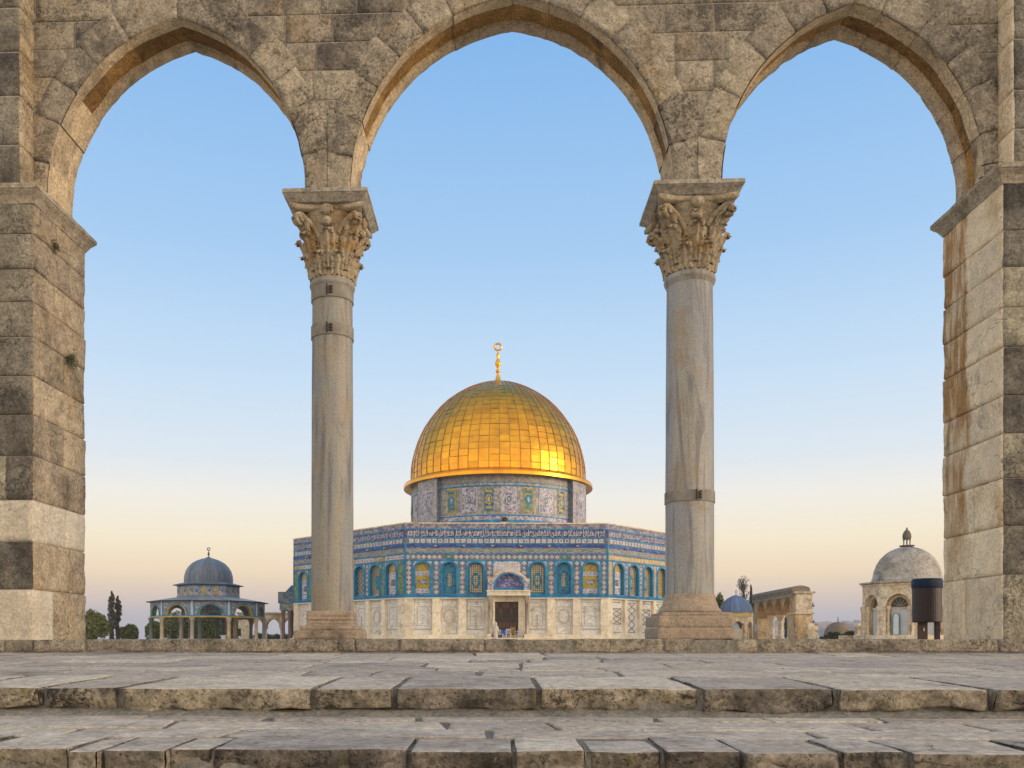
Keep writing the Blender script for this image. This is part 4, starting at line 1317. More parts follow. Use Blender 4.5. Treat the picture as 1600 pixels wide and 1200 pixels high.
# bays
def fr(x): return (x - 62) / (1555 - 62)
BAYS = [(118, 262), (320, 455), (510, 655), (710, 912), (965, 1110), (1165, 1300), (1355, 1505)]
def window(f, kind, uc, hw, style):
    vb, vs, rise = 4.82, 7.36, 0.72
    mb = MB()
    mats = [M_YELL, M_WHITE, M_YNET, M_TOPT, M_LILAC, M_TEALT, M_LATT, M_CYAN, M_LATT2, M_NET, M_BLUE, M_LATT3, M_NAVY]
    w0 = -0.36
    arch_fill(mb, f, uc, hw, vb, vs, rise, w0, {'A': 4, 'B': 5, 'C': 5, 'D': 8, 'E': 9, 'G': 5, 'H': 11, 'W': 4}[kind])
    g = hw - 0.10
    if kind in 'AW':
        arch_fill(mb, f, uc, g, 7.20, vs, rise - 0.12, w0 + 0.02, 0)
        fq(mb, f, uc - g, uc + g, 6.72, 7.16, w0 + 0.02, 1)
        for q in (-0.5, 0, 0.5): diamond(mb, f, uc + q * g * 1.2, 6.94, 0.16, 0.15, w0 + 0.03, 4)
        if kind == 'A':
            fq(mb, f, uc - g, uc + g, 5.45, 6.66, w0 + 0.02, 2)
            fq(mb, f, uc - g * 0.62, uc + g * 0.62, 5.80, 6.30, w0 + 0.04, 3)
            fq(mb, f, uc - g * 0.40, uc + g * 0.40, 5.95, 6.16, w0 + 0.05, 4)
        else:
            fq(mb, f, uc - g, uc + g, 5.50, 6.66, w0 + 0.02, 1)
            fq(mb, f, uc - g * 0.5, uc + g * 0.5, 5.75, 6.40, w0 + 0.04, 3)
            for q in range(3): fq(mb, f, uc - g * 0.42, uc + g * 0.42, 5.82 + q * 0.2, 5.90 + q * 0.2, w0 + 0.05, 12)
        fq(mb, f, uc - g, uc + g, 4.95, 5.40, w0 + 0.02, 1)
        for q in (-0.5, 0, 0.5): diamond(mb, f, uc + q * g * 1.2, 5.17, 0.15, 0.15, w0 + 0.03, 4)
    elif kind in 'BG':
        arch_band(mb, f, uc, g * 0.72, vb + 0.25, vs - 0.1, rise - 0.2, 0.10, w0 + 0.03, 10)
        arch_fill(mb, f, uc, g * 0.30, vb + 0.8, vs - 0.7, 0.25, w0 + 0.04, 6)
        arch_band(mb, f, uc, g * 0.30, vb + 0.8, vs - 0.7, 0.25, 0.07, w0 + 0.05, 7)
    elif kind == 'C':
        arch_fill(mb, f, uc, g * 0.93, vb + 0.18, vs, rise - 0.12, w0 + 0.02, 6)
        fpoly(mb, f, [(uc + 0.44 * math.cos(2 * PI * i / 16) * (1 + 0.1 * (i % 2)), 6.25 + 0.78 * math.sin(2 * PI * i / 16) * (1 + 0.1 * (i % 2))) for i in range(16)], w0 + 0.035, 5)
        fpoly(mb, f, [(uc + 0.27 * math.cos(2 * PI * i / 12), 6.25 + 0.52 * math.sin(2 * PI * i / 12)) for i in range(12)], w0 + 0.045, 6)
        diamond(mb, f, uc, 6.25, 0.12, 0.2, w0 + 0.055, 5)
    elif kind in 'DH':
        arch_band(mb, f, uc, g, vb + 0.1, vs, rise - 0.1, 0.08, w0 + 0.03, 1)
        if kind == 'D':
            fpoly(mb, f, [(uc + 0.36 * math.cos(2 * PI * i / 16) * (1 + 0.2 * (i % 2)), 6.2 + 0.75 * math.sin(2 * PI * i / 16) * (1 + 0.15 * (i % 2))) for i in range(16)], w0 + 0.035, 5)
            if style == 'yellow': fpoly(mb, f, [(uc + 0.22 * math.cos(2 * PI * i / 12), 6.2 + 0.45 * math.sin(2 * PI * i / 12)) for i in range(12)], w0 + 0.045, 8)
    elif kind == 'E':
        arch_band(mb, f, uc, g, vb + 0.1, vs, rise - 0.1, 0.08, w0 + 0.03, 7)
    o = mb.build("window", mats, shrine)
    mf = MB()
    arch_band(mf, f, uc, hw, vb, vs, rise, 0.16, 0.05, 0, w_in=-0.40)
    fq(mf, f, uc - hw, uc + hw, vb - 0.02, vb, -0.38, 0)
    mf.face((f(uc - hw, vb, 0.05), f(uc + hw, vb, 0.05), f(uc + hw, vb, -0.40), f(uc - hw, vb, -0.40)), 0)
    arch_band(mf, f, uc, hw - 0.04, vb, vs, rise - 0.04, 0.04, 0.07, 1, bottom=False)
    mf.build("window_frame", [M_BLUE, M_CYAN], o)

KINDS = {0: 'ABC-CBA', 1: 'WDDHHDW', 7: 'WGEEEDW'}
STYLE = {0: 'diamond', 1: 'yellow', 7: 'green'}
for k in (0, 1, 7):
    f = faces[k]
    L = f.L
    st = STYLE[k]
    sheet, di, pan = MB(), MB(), MB()
    bu = [(fr(a) * L, fr(b) * L) for a, b in BAYS]
    if k != 0:
        bu = [(L * (0.045 + 0.132 * i), L * (0.045 + 0.132 * i + 0.105)) for i in range(7)]
    cuts = [0.0] + [x for b in bu for x in b] + [L]
    piers = [(cuts[i], cuts[i + 1]) for i in range(0, len(cuts), 2)]
    # sheet mats: 0 spandrel, 1 blue, 2 dark ground, 3 green, 4 yellow, 5 white, 6 lilac
    fq(sheet, f, 0, L, 4.46, 4.80, 0.0, 1)
    fq(sheet, f, 0, L, 8.14, 8.33, 0.0, 1)
    for i, (u0, u1) in enumerate(bu):
        uc = (u0 + u1) / 2
        if k == 0 and i == 3:
            fq(sheet, f, u0, u1, 4.8, 8.14, 0.0, 0)
            fq(sheet, f, u0 + 0.12, u1 - 0.12, 7.15, 8.05, 0.015, 5)
            for a in range(9):
                for b_ in range(3): diamond(sheet, f, u0 + 0.32 + a * (u1 - u0 - 0.64) / 8, 7.32 + b_ * 0.28, 0.09, 0.09, 0.025, 6)
            continue
        hw = min(0.84, (u1 - u0) / 2 - 0.2)
        arch_sheet(sheet, f, u0, u1, 4.80, 8.14, uc, hw, 4.82, 7.36, 0.72, 0.0, 0)
        for a, b_ in ((u0, u0 + 0.06), (u1 - 0.06, u1)): fq(sheet, f, a, b_, 4.8, 8.14, 0.02, 1)
        window(f, KINDS[k][i], uc, hw, st)
    for i, (u0, u1) in enumerate(piers):
        um, h = (u0 + u1) / 2, (u1 - u0) / 2
        if st == 'diamond': gm, dm, dm2 = 2, 0, 1
        elif st == 'yellow': gm, dm, dm2 = (4, 0, 2) if i in (0, 3, 4, 7) else (5, 2, 1)
        else: gm, dm, dm2 = (3, None, None) if i in (0, 1, 6, 7) else (2, 0, 1)
        fq(sheet, f, u0, u1, 4.80, 8.14, 0.0, gm)
        fq(sheet, f, u0, u0 + 0.08, 4.6, 8.33, 0.02, 1)
        fq(sheet, f, u1 - 0.08, u1, 4.6, 8.33, 0.02, 1)
        if dm is not None:
            n_ = 7
            for j in range(n_):
                v = 4.80 + (8.20 - 4.80) * (j + 0.5) / n_
                hh = min(h - 0.08, 0.25)
                diamond(di, f, um, v, hh, 0.235, 0.015, dm if not (st == 'diamond' and i not in (0, 7) and j % 3 == 2) else 3)
                diamond(di, f, um, v, hh * 0.62, 0.15, 0.03, dm2)
                diamond(di, f, um, v, hh * 0.34, 0.08, 0.045, dm)
        # marble pilaster below
        pb = MB()
        fbox(pb, f, u0, u1, 0.66, 4.36, -0.30, 0.0, 0, R.random())
        for v in (1.55, 2.9):
            fq(pb, f, u0, u1, v, v + 0.03, 0.006, 1)
        pb.build("pilaster", [M_MARBLE, M_LINE2], shrine)
    # frieze
    if st == 'green':
        x = 0.2
        for j in range(12):
            wdt = L / 12 - 0.12
            fq(di, f, x, x + wdt, 8.40, 8.80, 0.015, 0 if j % 3 else 4)
            fq(di, f, x + 0.2, x + wdt - 0.2, 8.50, 8.70, 0.03, 1)
            x += L / 12
    else:
        n_ = 38
        if st == 'yellow': fq(di, f, 0.1, L - 0.1, 8.36, 8.83, 0.01, 4)
        for j in range(n_):
            u = L * (j + 0.5) / n_
            if k == 0 and (abs(u - fr(385) * L) < 0.40 or abs(u - fr(1238) * L) < 0.40): continue
            diamond(di, f, u, 8.595, 0.235, 0.225, 0.018, 0)
            diamond(di, f, u, 8.595, 0.14, 0.14, 0.03, 1 if st == 'diamond' else 4)
            diamond(di, f, u, 8.595, 0.07, 0.07, 0.042, 0)
        if k == 0:
            for x in (385, 1238):
                u = fr(x) * L
                fq(di, f, u - 0.36, u + 0.36, 8.36, 8.84, 0.03, 5)
                fq(di, f, u - 0.26, u + 0.26, 8.44, 8.76, 0.045, 6)
                fq(di, f, u - 0.15, u + 0.15, 8.55, 8.65, 0.055, 4)
    for a, b_ in ((0.0, 0.13), (L - 0.13, L)): fq(sheet, f, a, b_, 4.46, 9.9, 0.065, 1)
    so_ = sheet.build("tile_panelling", [M_SPAN, M_BLUE, M_DIAM, M_GREEN, M_YELL, M_WHITE, M_LILAC], shrine)
    di.build("tile_frieze", [M_WHITE, M_LILAC, M_DIAM, M_TOPT, M_YELL, M_BLUE, M_GREEN], shrine)
    # inlaid lines of the marble panels
    ln = MB()
    def line(u0, v0, u1, v1, t=0.035, mi=0, w_=-0.288):
        d = Vector((u1 - u0, v1 - v0)).normalized() * t
        p = Vector((-d.y, d.x))
        fpoly(ln, f, [(u0 - p.x, v0 - p.y), (u1 - p.x, v1 - p.y), (u1 + p.x, v1 + p.y), (u0 + p.x, v0 + p.y)], w_, mi)
    def rect(u0, u1, v0, v1, t=0.03, mi=0):
        line(u0, v0, u1, v0, t, mi); line(u0, v1, u1, v1, t, mi, -0.286); line(u0, v0, u0, v1, t, mi, -0.284); line(u1, v0, u1, v1, t, mi, -0.282)
    for i, (u0, u1) in enumerate(bu):
        if k == 0 and i == 3: continue
        ln = MB()
        uc, h = (u0 + u1) / 2, (u1 - u0) / 2
        j = i if i < 4 else 6 - i
        if k == 1:
            line(uc - h * 0.7, 4.05, uc + h * 0.7, 4.05, 0.03)
            line(uc - h * 0.7, 0.95, uc + h * 0.7, 0.95, 0.03)
            if i % 2 == 0:
                rect(uc - h * 0.7, uc + h * 0.7, 1.8, 3.4, 0.035)
                for q in range(3):
                    v = 1.8 + q * 0.533
                    line(uc - h * 0.7, v, uc + h * 0.7, v + 0.533, 0.035, 0, -0.278); line(uc + h * 0.7, v, uc - h * 0.7, v + 0.533, 0.035, 0, -0.276)
            else:
                for q in range(4):
                    v = 1.0 + q * 0.76
                    line(uc - h * 0.6, v, uc + h * 0.6, v + 0.76, 0.04, 0, -0.278); line(uc + h * 0.6, v, uc - h * 0.6, v + 0.76, 0.04, 0, -0.276)
        elif j == 1 or (k == 7 and i in (1, 3, 5)):
            for rad, t in ((0.62, 0.045), (0.5, 0.03)):
                pts = [(uc + rad * math.cos(2 * PI * q / 10), 2.55 + rad * 1.25 * math.sin(2 * PI * q / 10)) for q in range(10)]
                for a, b_ in zip(pts, pts[1:] + pts[:1]): line(a[0], a[1], b_[0], b_[1], t, 1)
            rect(uc - h * 0.85, uc + h * 0.85, 1.68, 3.45, 0.02, 1)
            rect(uc - h * 0.75, uc + h * 0.75, 0.8, 1.5, 0.025, 1)
            for q in range(4): line(uc - 0.4 + q * 0.2, 0.95 + 0.1 * q, uc - 0.1 + q * 0.2, 1.0 + 0.1 * q, 0.025, 1)
            rect(uc - h * 0.75, uc + h * 0.75, 3.6, 4.2, 0.02, 1)
            for q in range(12):
                a = 2 * PI * q / 12
                line(uc + 0.74 * math.cos(a), 2.55 + 0.85 * math.sin(a), uc + 0.80 * math.cos(a), 2.55 + 0.92 * math.sin(a), 0.06, 1)
        else:
            rect(uc - h * 0.55, uc + h * 0.55, 1.6, 3.55, 0.03, 1)
            rect(uc - h * 0.85, uc + h * 0.85, 1.2, 4.0, 0.02, 1)
            line(uc - h * 0.9, 1.25, uc + h * 0.9, 1.25, 0.04, 1, -0.27)
            for q in range(5):
                v = 1.7 + 0.42 * q
                line(uc - h * 0.2 * (1 + q % 2), v, uc - 0.02, v + 0.2, 0.02, 1)
                line(uc + h * 0.2 * (1 + q % 2), v, uc + 0.02, v + 0.2, 0.02, 1)
            if j == 2: line(uc, 1.3, uc, 2.7, 0.06, 1, -0.268)
        ln.build("marble_inlay", [M_LINE, M_LINE2], shrine)

# portal in the front face
f = faces[0]
def pu(px): return fr((px - 620) * 4.706) * f.L
u0, u1 = pu(761), pu(828)
dl, dr = pu(773.4), pu(810.2)
uc = (dl + dr) / 2 + 0.1
mb = MB()
fbox(mb, f, u0, pu(770.0), 0.0, 0.75, 0.0, 1.15, 0)
fbox(mb, f, pu(818.5), u1, 0.0, 0.75, 0.0, 1.15, 0)
fbox(mb, f, u0, u1, 4.62, 5.03, -0.2, 1.10, 0)
fbox(mb, f, u0 - 0.06, u1 + 0.06, 5.03, 5.17, -0.2, 1.18, 0)
fbox(mb, f, pu(770.0), dl, 0.0, 4.62, -0.3, 0.55, 0)
fbox(mb, f, dr, pu(817.5), 0.0, 4.62, -0.3, 0.45, 0)
fbox(mb, f, dl, dr, 4.05, 4.62, -0.3, 0.10, 0)
portal = mb.build("portal", [M_MARBLE], shrine)
for px in (765.4, 823.0):
    mb = MB()
    c = f(pu(px), 0, 0.72)
    rad = 0.20
    mb.lathe((c[0], c[1], 0), [(0.30, 0.72), (0.30, 0.84), (0.24, 0.90), (0.26, 0.98), (rad, 1.02), (rad * 0.95, 3.82), (rad + 0.04, 3.85), (rad, 3.92), (0.27, 4.12), (0.33, 4.5), (0.33, 4.63)], 20)
    mb.build("portal_column", shaft_mat("mottled_marble", (0.52, 0.44, 0.32), (0.42, 0.37, 0.31), (0.16, 0.12, 0.10)) if px < 800 else shaft_mat("speckled_marble", (0.60, 0.54, 0.42), (0.35, 0.30, 0.25), (0.10, 0.08, 0.075)), portal, smooth=True)
mb = MB()
fbox(mb, f, dl, dr, 0.0, 4.05, -0.55, -0.28, 0)
for q in range(1, 6):
    fbox(mb, f, dl, dr, 4.05 * q / 6 - 0.03, 4.05 * q / 6 + 0.03, -0.28, -0.25, 1)
fbox(mb, f, uc - 0.14, uc - 0.08, 0.0, 4.05, -0.28, -0.24, 1)
rr = random.Random(3)
for i in range(6):
    for j in range(6):
        a, b_ = dl + 0.1 + (dr - dl - 0.2) * i / 6, dl + (dr - dl - 0.2) * (i + 1) / 6
        fq(mb, f, a, b_, 4.05 * j / 6 + 0.08, 4.05 * (j + 1) / 6 - 0.08, -0.265, rr.choice((0, 0, 2)))
mb.build("bronze_door", [M_DOOR, plain("door_moulding", (0.07, 0.045, 0.025), 0.5), plain("coppery_panel", (0.13, 0.062, 0.03), 0.5)], portal)
mb = MB()
au, hw_ = (pu(771.6) + pu(817.6)) / 2, (pu(817.6) - pu(771.6)) / 2
# the arched head: ground, blue ring, ogee cream moulding, tympanum
arch_band(mb, f, au, hw_ - 0.08, 5.20, 5.38, 1.42, 0.20, 0.92, 1, 0.1, w_in=0.45)
arch_fill(mb, f, au, hw_ - 0.06, 5.20, 5.38, 1.42, 0.50, 2, 0.1)
fq(mb, f, au - hw_, au + hw_, 5.20, 5.42, 0.60, 3)
mb.build("tympanum", [M_CREAM, M_CYAN, mosaic("violet_tiles", [(0.22, 0.18, 0.38), (0.13, 0.13, 0.34), (0.36, 0.31, 0.46), (0.10, 0.10, 0.28)], 6.0), M_BLUE], portal)
mb = MB()
pts_o, pts_i = [], []
for i in range(31):
    t = -1 + i / 15
    x = t * (hw_ + 0.62)
    core = math.sqrt(max(0, 1 - min(1, abs(x) / (hw_ + 0.40)) ** 2)) * 1.62
    fl = 0.62 * math.exp(-((abs(x) - hw_ - 0.45) / 0.42) ** 2)
    v = 5.40 + max(core, fl + 0.1 if abs(x) > hw_ else 0)
    pts_o.append((au + x, v + 0.26))
    pts_i.append((au + x, v))
for a, a2, b, b2 in zip(pts_i, pts_i[1:], pts_o, pts_o[1:]):
    q = [a, a2, b2, b]
    mb.face([f(x, z, 1.0) for x, z in q], 0, q)
    mb.face((f(b[0], b[1], 1.0), f(b2[0], b2[1], 1.0), f(b2[0], b2[1], 0.02), f(b[0], b[1], 0.02)), 0)
    lo = 5.17
    for (p_, p2_) in ((a, a2),):
        if abs((p_[0] + p2_[0]) / 2 - au) > hw_ + 0.06:
            q2 = [(p_[0], lo), (p2_[0], lo), p2_, p_]
            mb.face([f(x, z, 0.98) for x, z in q2], 1, q2)
        else:
            xm = [(p_[0] - au) / (hw_ + 0.12), (p2_[0] - au) / (hw_ + 0.12)]
            lo1, lo2 = [5.38 + 1.55 * math.sqrt(max(0, 1 - x * x)) for x in xm]
            if p_[1] > lo1 and p2_[1] > lo2:
                q2 = [(p_[0], lo1), (p2_[0], lo2), p2_, p_]
                mb.face([f(x, z, 0.98) for x, z in q2], 1, q2)
mb.build("arched_moulding", [M_CREAM, M_LILAC], portal)

# drum
RD = 11.2
DC = Vector((1.92, 113.9, 0))
def CWm(th, v, w_):      # th from the direction towards the viewer, positive to the right
    r = RD + w_
    return (DC.x + r * math.sin(th), DC.y - r * math.cos(th), v)
def cq(mb, t0, t1, v0, v1, w_, mi, n_=4, tint=0.5):
    for i in range(n_):
        a, b = t0 + (t1 - t0) * i / n_, t0 + (t1 - t0) * (i + 1) / n_
        q = [(a * RD, v0), (b * RD, v0), (b * RD, v1), (a * RD, v1)]
        mb.face([CWm(x / RD, z, w_) for x, z in q], mi, q, tint)
mb = MB()
for (v0, v1, w_, mi) in ((10.8, 13.85, 0.0, 0), (13.85, 14.25, 0.06, 1), (14.25, 14.72, 0.02, 2), (14.72, 14.85, 0.07, 3), (14.85, 15.10, 0.02, 0), (15.10, 18.20, 0.0, 0), (18.20, 18.34, 0.06, 4), (18.34, 18.60, 0.03, 0), (18.60, 18.68, 0.06, 4), (18.68, 19.9, 0.02, 5)):
    cq(mb, -PI, PI, v0, v1, w_, mi, 96)
    if w_ > 0.03:
        for v in (v0, v1):
            for i in range(96):
                a, b = -PI + 2 * PI * i / 96, -PI + 2 * PI * (i + 1) / 96
                mb.face((CWm(a, v, w_), CWm(b, v, w_), CWm(b, v, 0), CWm(a, v, 0)), mi)
drum = mb.build("drum", [mosaic("drum_ground_tiles", [(0.40, 0.385, 0.36), (0.25, 0.27, 0.28), (0.48, 0.455, 0.41), (0.31, 0.31, 0.285)], 4.0), M_CYAN, M_SPAN, M_BLUE, M_BLUE, mosaic("drum_top_tiles", [(0.36, 0.33, 0.29), (0.26, 0.25, 0.25), (0.43, 0.39, 0.33), (0.30, 0.28, 0.26)], 4.0)], shrine)
M_DW = mosaic("white_strapwork_tiles", [(0.60, 0.57, 0.57), (0.33, 0.31, 0.36), (0.66, 0.62, 0.62), (0.44, 0.42, 0.44)], 3.4)
M_DGR = mosaic("drum_green_tiles", [(0.22, 0.28, 0.08), (0.34, 0.30, 0.07), (0.08, 0.20, 0.16), (0.42, 0.33, 0.08)], 4.0)
M_DBL = mosaic("drum_blue_tiles", [(0.02, 0.16, 0.32), (0.03, 0.10, 0.26), (0.40, 0.32, 0.12), (0.02, 0.22, 0.36)], 4.0)
def drum_panel(th, kind, w0=0.0, sc_=1.0):
    mb = MB()
    hwid = (0.98 if kind == 'w' else 0.62) * sc_ / RD
    vm = 16.65
    cq(mb, th - hwid, th + hwid, 15.16, 18.12, w0 + 0.04, 0 if kind == 'w' else 1, 3)
    cq(mb, th - hwid * 0.86, th + hwid * 0.86, 15.30, 17.98, w0 + 0.055, 2 if kind == 'w' else 3, 3)
    def dm(rw, rv, w_, mi, n_=16, star=0.0):
        pts = [((th * RD + rw * RD * hwid * math.cos(2 * PI * i / n_) * (1 + star * (i % 2))), vm + rv * math.sin(2 * PI * i / n_) * (1 + star * (i % 2))) for i in range(n_)]
        mb.face([CWm(x / RD, z, w_) for x, z in pts], mi, pts)
    if kind == 'w':
        dm(0.80, 1.22, w0 + 0.07, 0, 16, -0.22)
        dm(0.58, 0.92, w0 + 0.085, 2, 16, -0.15)
        dm(0.40, 0.66, w0 + 0.10, 0, 16, -0.2)
        dm(0.24, 0.42, w0 + 0.115, 4, 12)
        dm(0.13, 0.25, w0 + 0.13, 5, 10)
    else:
        dm(0.66, 0.62, w0 + 0.07, 5 if kind == 'b' else 4, 16)
        dm(0.48, 0.46, w0 + 0.085, 4 if kind == 'b' else 6, 16)
        dm(0.28, 0.3, w0 + 0.10, 5 if kind == 'b' else 0, 12)
        for q in (15.55, 17.45): cq(mb, th - hwid * 0.6, th + hwid * 0.6, q, q + 0.3, w0 + 0.07, 4 if kind == 'g' else 5, 2)
    mb.build("drum_panel", [M_DW, M_YELL if kind == 'g' else M_GREYT, M_LILAC, M_DGR if kind == 'g' else M_DBL, M_BLUE, M_YELL, M_CYAN], drum)
BUT = [math.radians(a) for a in (-48, 58, 148, -138)]
for i in range(-7, 8):
    th = math.radians(-6.4 + 12 * i)
    if any(abs(th - b) < math.radians(13.5) for b in BUT): continue
    drum_panel(th, 'w' if i % 2 else ('b' if i % 4 == 0 else 'g'))
for b in BUT:
    mb = MB()
    hb = math.radians(9.0)
    for i in range(4):
        a0_, a1_ = b - hb + 2 * hb * i / 4, b - hb + 2 * hb * (i + 1) / 4
        q = [(a0_ * RD, 12.0), (a1_ * RD, 12.0), (a1_ * RD, 19.75), (a0_ * RD, 19.75)]
        mb.face([CWm(x / RD, z, 0.62) for x, z in q], 0, q)
    for s_ in (-1, 1):
        q = [(0, 12.0), (0.65, 12.0), (0.65, 19.75), (0, 19.75)]
        mb.face([CWm(b + s_ * hb, z, x) for x, z in q], 1, q)  # flank tiles are darkened: the shade of the buttress sides is in their colour
    mb.build("buttress", [mosaic("buttress_tiles", [(0.42, 0.39, 0.39), (0.32, 0.30, 0.32), (0.48, 0.45, 0.44)], 4.0), mosaic("buttress_shaded_side_tiles", [(0.16, 0.20, 0.26), (0.10, 0.15, 0.22), (0.22, 0.24, 0.28)], 4.0)], drum)
    drum_panel(b, 'w', 0.62, 0.95)
# rim and dome
ZD = 20.35
mb = MB()
mb.lathe((DC.x, DC.y, 0), [(11.15, 19.75), (12.12, 19.45), (12.2, 19.5), (12.2, 19.85), (12.12, 20.02), (11.55, 20.22), (11.3, 20.42)], 112, 0, 0.4)
rim = mb.build("dome_rim", [M_GOLD], shrine)
prof_px = [(745, 135.5), (733, 134.8), (722, 133), (707, 129.2), (691, 124), (673, 115.5), (655, 104), (641, 93.3), (628, 81), (617, 67.5), (606.6, 52), (600.5, 40), (596, 29), (593.2, 13)]
PR = [(11.26, 20.35)] + [(r * 0.0831, 0.15 + (1000 - y) * 0.0831) for y, r in prof_px]
PR = [(r, z - 0.045 * (z - 20.35) * ((z - 20.35) / 13.6) ** 2) for r, z in PR]
seg_l = [0.0]
for a, b in zip(PR, PR[1:]): seg_l.append(seg_l[-1] + math.hypot(b[0] - a[0], b[1] - a[1]))
def dprof(s_):
    s_ = max(0, min(s_, seg_l[-1]))
    i = 0
    while i < len(seg_l) - 2 and seg_l[i + 1] < s_: i += 1
    t = (s_ - seg_l[i]) / (seg_l[i + 1] - seg_l[i])
    return PR[i][0] + t * (PR[i + 1][0] - PR[i][0]), PR[i][1] + t * (PR[i + 1][1] - PR[i][1])
NS = 56
mb = MB()
rr = random.Random(11)
mb.lathe((DC.x, DC.y, 0), [(max(r - 0.10, 0.05), z - 0.02) for r, z in PR] + [(0.05, PR[-1][1])], NS * 2, 1, 0.5)
ncs = 23
for j in range(ncs):
    s0, s1 = seg_l[-1] * j / ncs, seg_l[-1] * (j + 1) / ncs
    for i in range(NS):
        stg = rr.uniform(-0.03, 0.03)
        a0_, a1_ = 2 * PI * (i + 0.035) / NS, 2 * PI * (i + 0.965) / NS
        rn = [rr.gauss(0, 0.014) for _ in range(4)]
        def pt(a, s_, k_):
            r, z = dprof(s_)
            return (DC.x + (r + rn[k_]) * math.sin(a), DC.y - (r + rn[k_]) * math.cos(a), z + rn[k_] * 0.5)
        tn = rr.random() ** 1.3
        if rr.random() < 0.03: tn = 1.0
        mb.face((pt(a0_, s0 + 0.025 + stg, 0), pt(a1_, s0 + 0.025 + stg, 1), pt(a1_, s1 + stg - 0.01, 2), pt(a0_, s1 + stg - 0.01, 3)), 0, None, tn)
for i in range(NS):
    a = 2 * PI * i / NS
    for j in range(40):
        r0, z0 = dprof(seg_l[-1] * j / 40)
        r1, z1 = dprof(seg_l[-1] * (j + 1) / 40)
        da0, da1 = min(0.035 / r0, 0.02), min(0.035 / max(r1, .3), 0.02)
        P = lambda r, z, an, o_: (DC.x + (r + o_) * math.sin(an), DC.y - (r + o_) * math.cos(an), z + o_ * 0.4)
        mb.face((P(r0, z0, a - da0, 0.06), P(r0, z0, a + da0, 0.06), P(r1, z1, a + da1, 0.06), P(r1, z1, a - da1, 0.06)), 1)
        for s_ in (-1, 1):
            mb.face((P(r0, z0, a + s_ * da0, 0.06), P(r0, z0, a + s_ * da0, -0.03), P(r1, z1, a + s_ * da1, -0.03), P(r1, z1, a + s_ * da1, 0.06)), 1)
mb.build("dome", [M_GOLD, M_GSEAM], shrine)
mb = MB()
fz = PR[-1][1] - 0.1
def fy(y): return 0.15 + (1000 - y) * 0.0831
mb.lathe((DC.x, DC.y, 0), [(1.3, fz - 0.25), (0.5, fz + 0.05), (0.28, fy(589)), (0.16, fy(585)), (0.14, fy(583.5)), (0.32, fy(581)), (0.32, fy(579.5)), (0.15, fy(577)), (0.16, fy(575)), (0.40, fy(569.5)), (0.40, fy(567.5)), (0.2, fy(562)), (0.13, fy(559.5)), (0.24, fy(556)), (0.24, fy(554.5)), (0.11, fy(551.5)), (0.09, fy(547.5))], 20)
mb.torus((DC.x, DC.y, fy(541.8)), 0.43, 0.13, 'y', 0, 28, 8)
mb.build("finial", M_FINIAL, shrine, smooth=True)
# porch on the left flank
px0, px1, pd = X(443.5, 112), -21.9, 112.0
mb = MB()
zt, zm, zb_ = Z(918, pd), Z(944, pd), Z(955, pd)
mb.box(px0, px1, pd - 3.2, pd + 3.2, zm, zm + 1.4, 0)
mb.lathe((px1, pd, zm + 1.35), [(3.75, 0.0), (3.65, 0.15), (2.9, 0.9), (0.1, 1.2)], 4, 1, 0.5, PI / 4, 2 * PI + PI / 4, 1.0, 1.2)
mb.box(px0 + 0.15, px1, pd - 3.0, pd + 3.0, zb_, zm, 2)
porch = mb.build("side_porch", [mosaic("porch_grey_tiles", [(0.13, 0.20, 0.26), (0.20, 0.24, 0.27), (0.09, 0.16, 0.23)], 3.0), mosaic("porch_roof_tiles", [(0.05, 0.13, 0.19), (0.07, 0.16, 0.21), (0.04, 0.10, 0.16)], 3.0), M_GREYT], shrine)
for q in ((px0 + 0.55, pd - 2.7), (px0 + 0.55, pd + 2.2), (px0 + 1.35, pd - 2.7), (px0 + 1.35, pd + 2.5)):
    mb = MB()
    mb.lathe((q[0], q[1], 0), [(0.3, 0), (0.3, 0.4), (0.22, 0.5), (0.2, zb_ - 0.6), (0.3, zb_ - 0.1), (0.3, zb_)], 14)
    mb.build("porch_column", plain("purple_marble", (0.20, 0.14, 0.13), 0.5, 0, 0.3, 1.0), porch, smooth=True)

# --- small things at the shrine door and on its roof
lamp = thing("roof_floodlight", (X(788.8, 99), 99.0, Z(816, 99)), "small dark round floodlight on the shrine roof below the drum", "floodlight")
mb = MB()
p = lamp.location
mb.lathe(p, [(0.36, 0.0), (0.40, 0.2), (0.36, 0.42), (0.2, 0.55), (0.02, 0.6)], 16)
mb.build("lamp_hood", M_BRONZE, lamp, smooth=True)
mb = MB()
mb.box(p.x - 0.45, p.x + 0.35, p.y - 0.4, p.y + 0.2, p.z - 0.6, p.z)
mb.build("lamp_base", M_MARBLE, lamp)

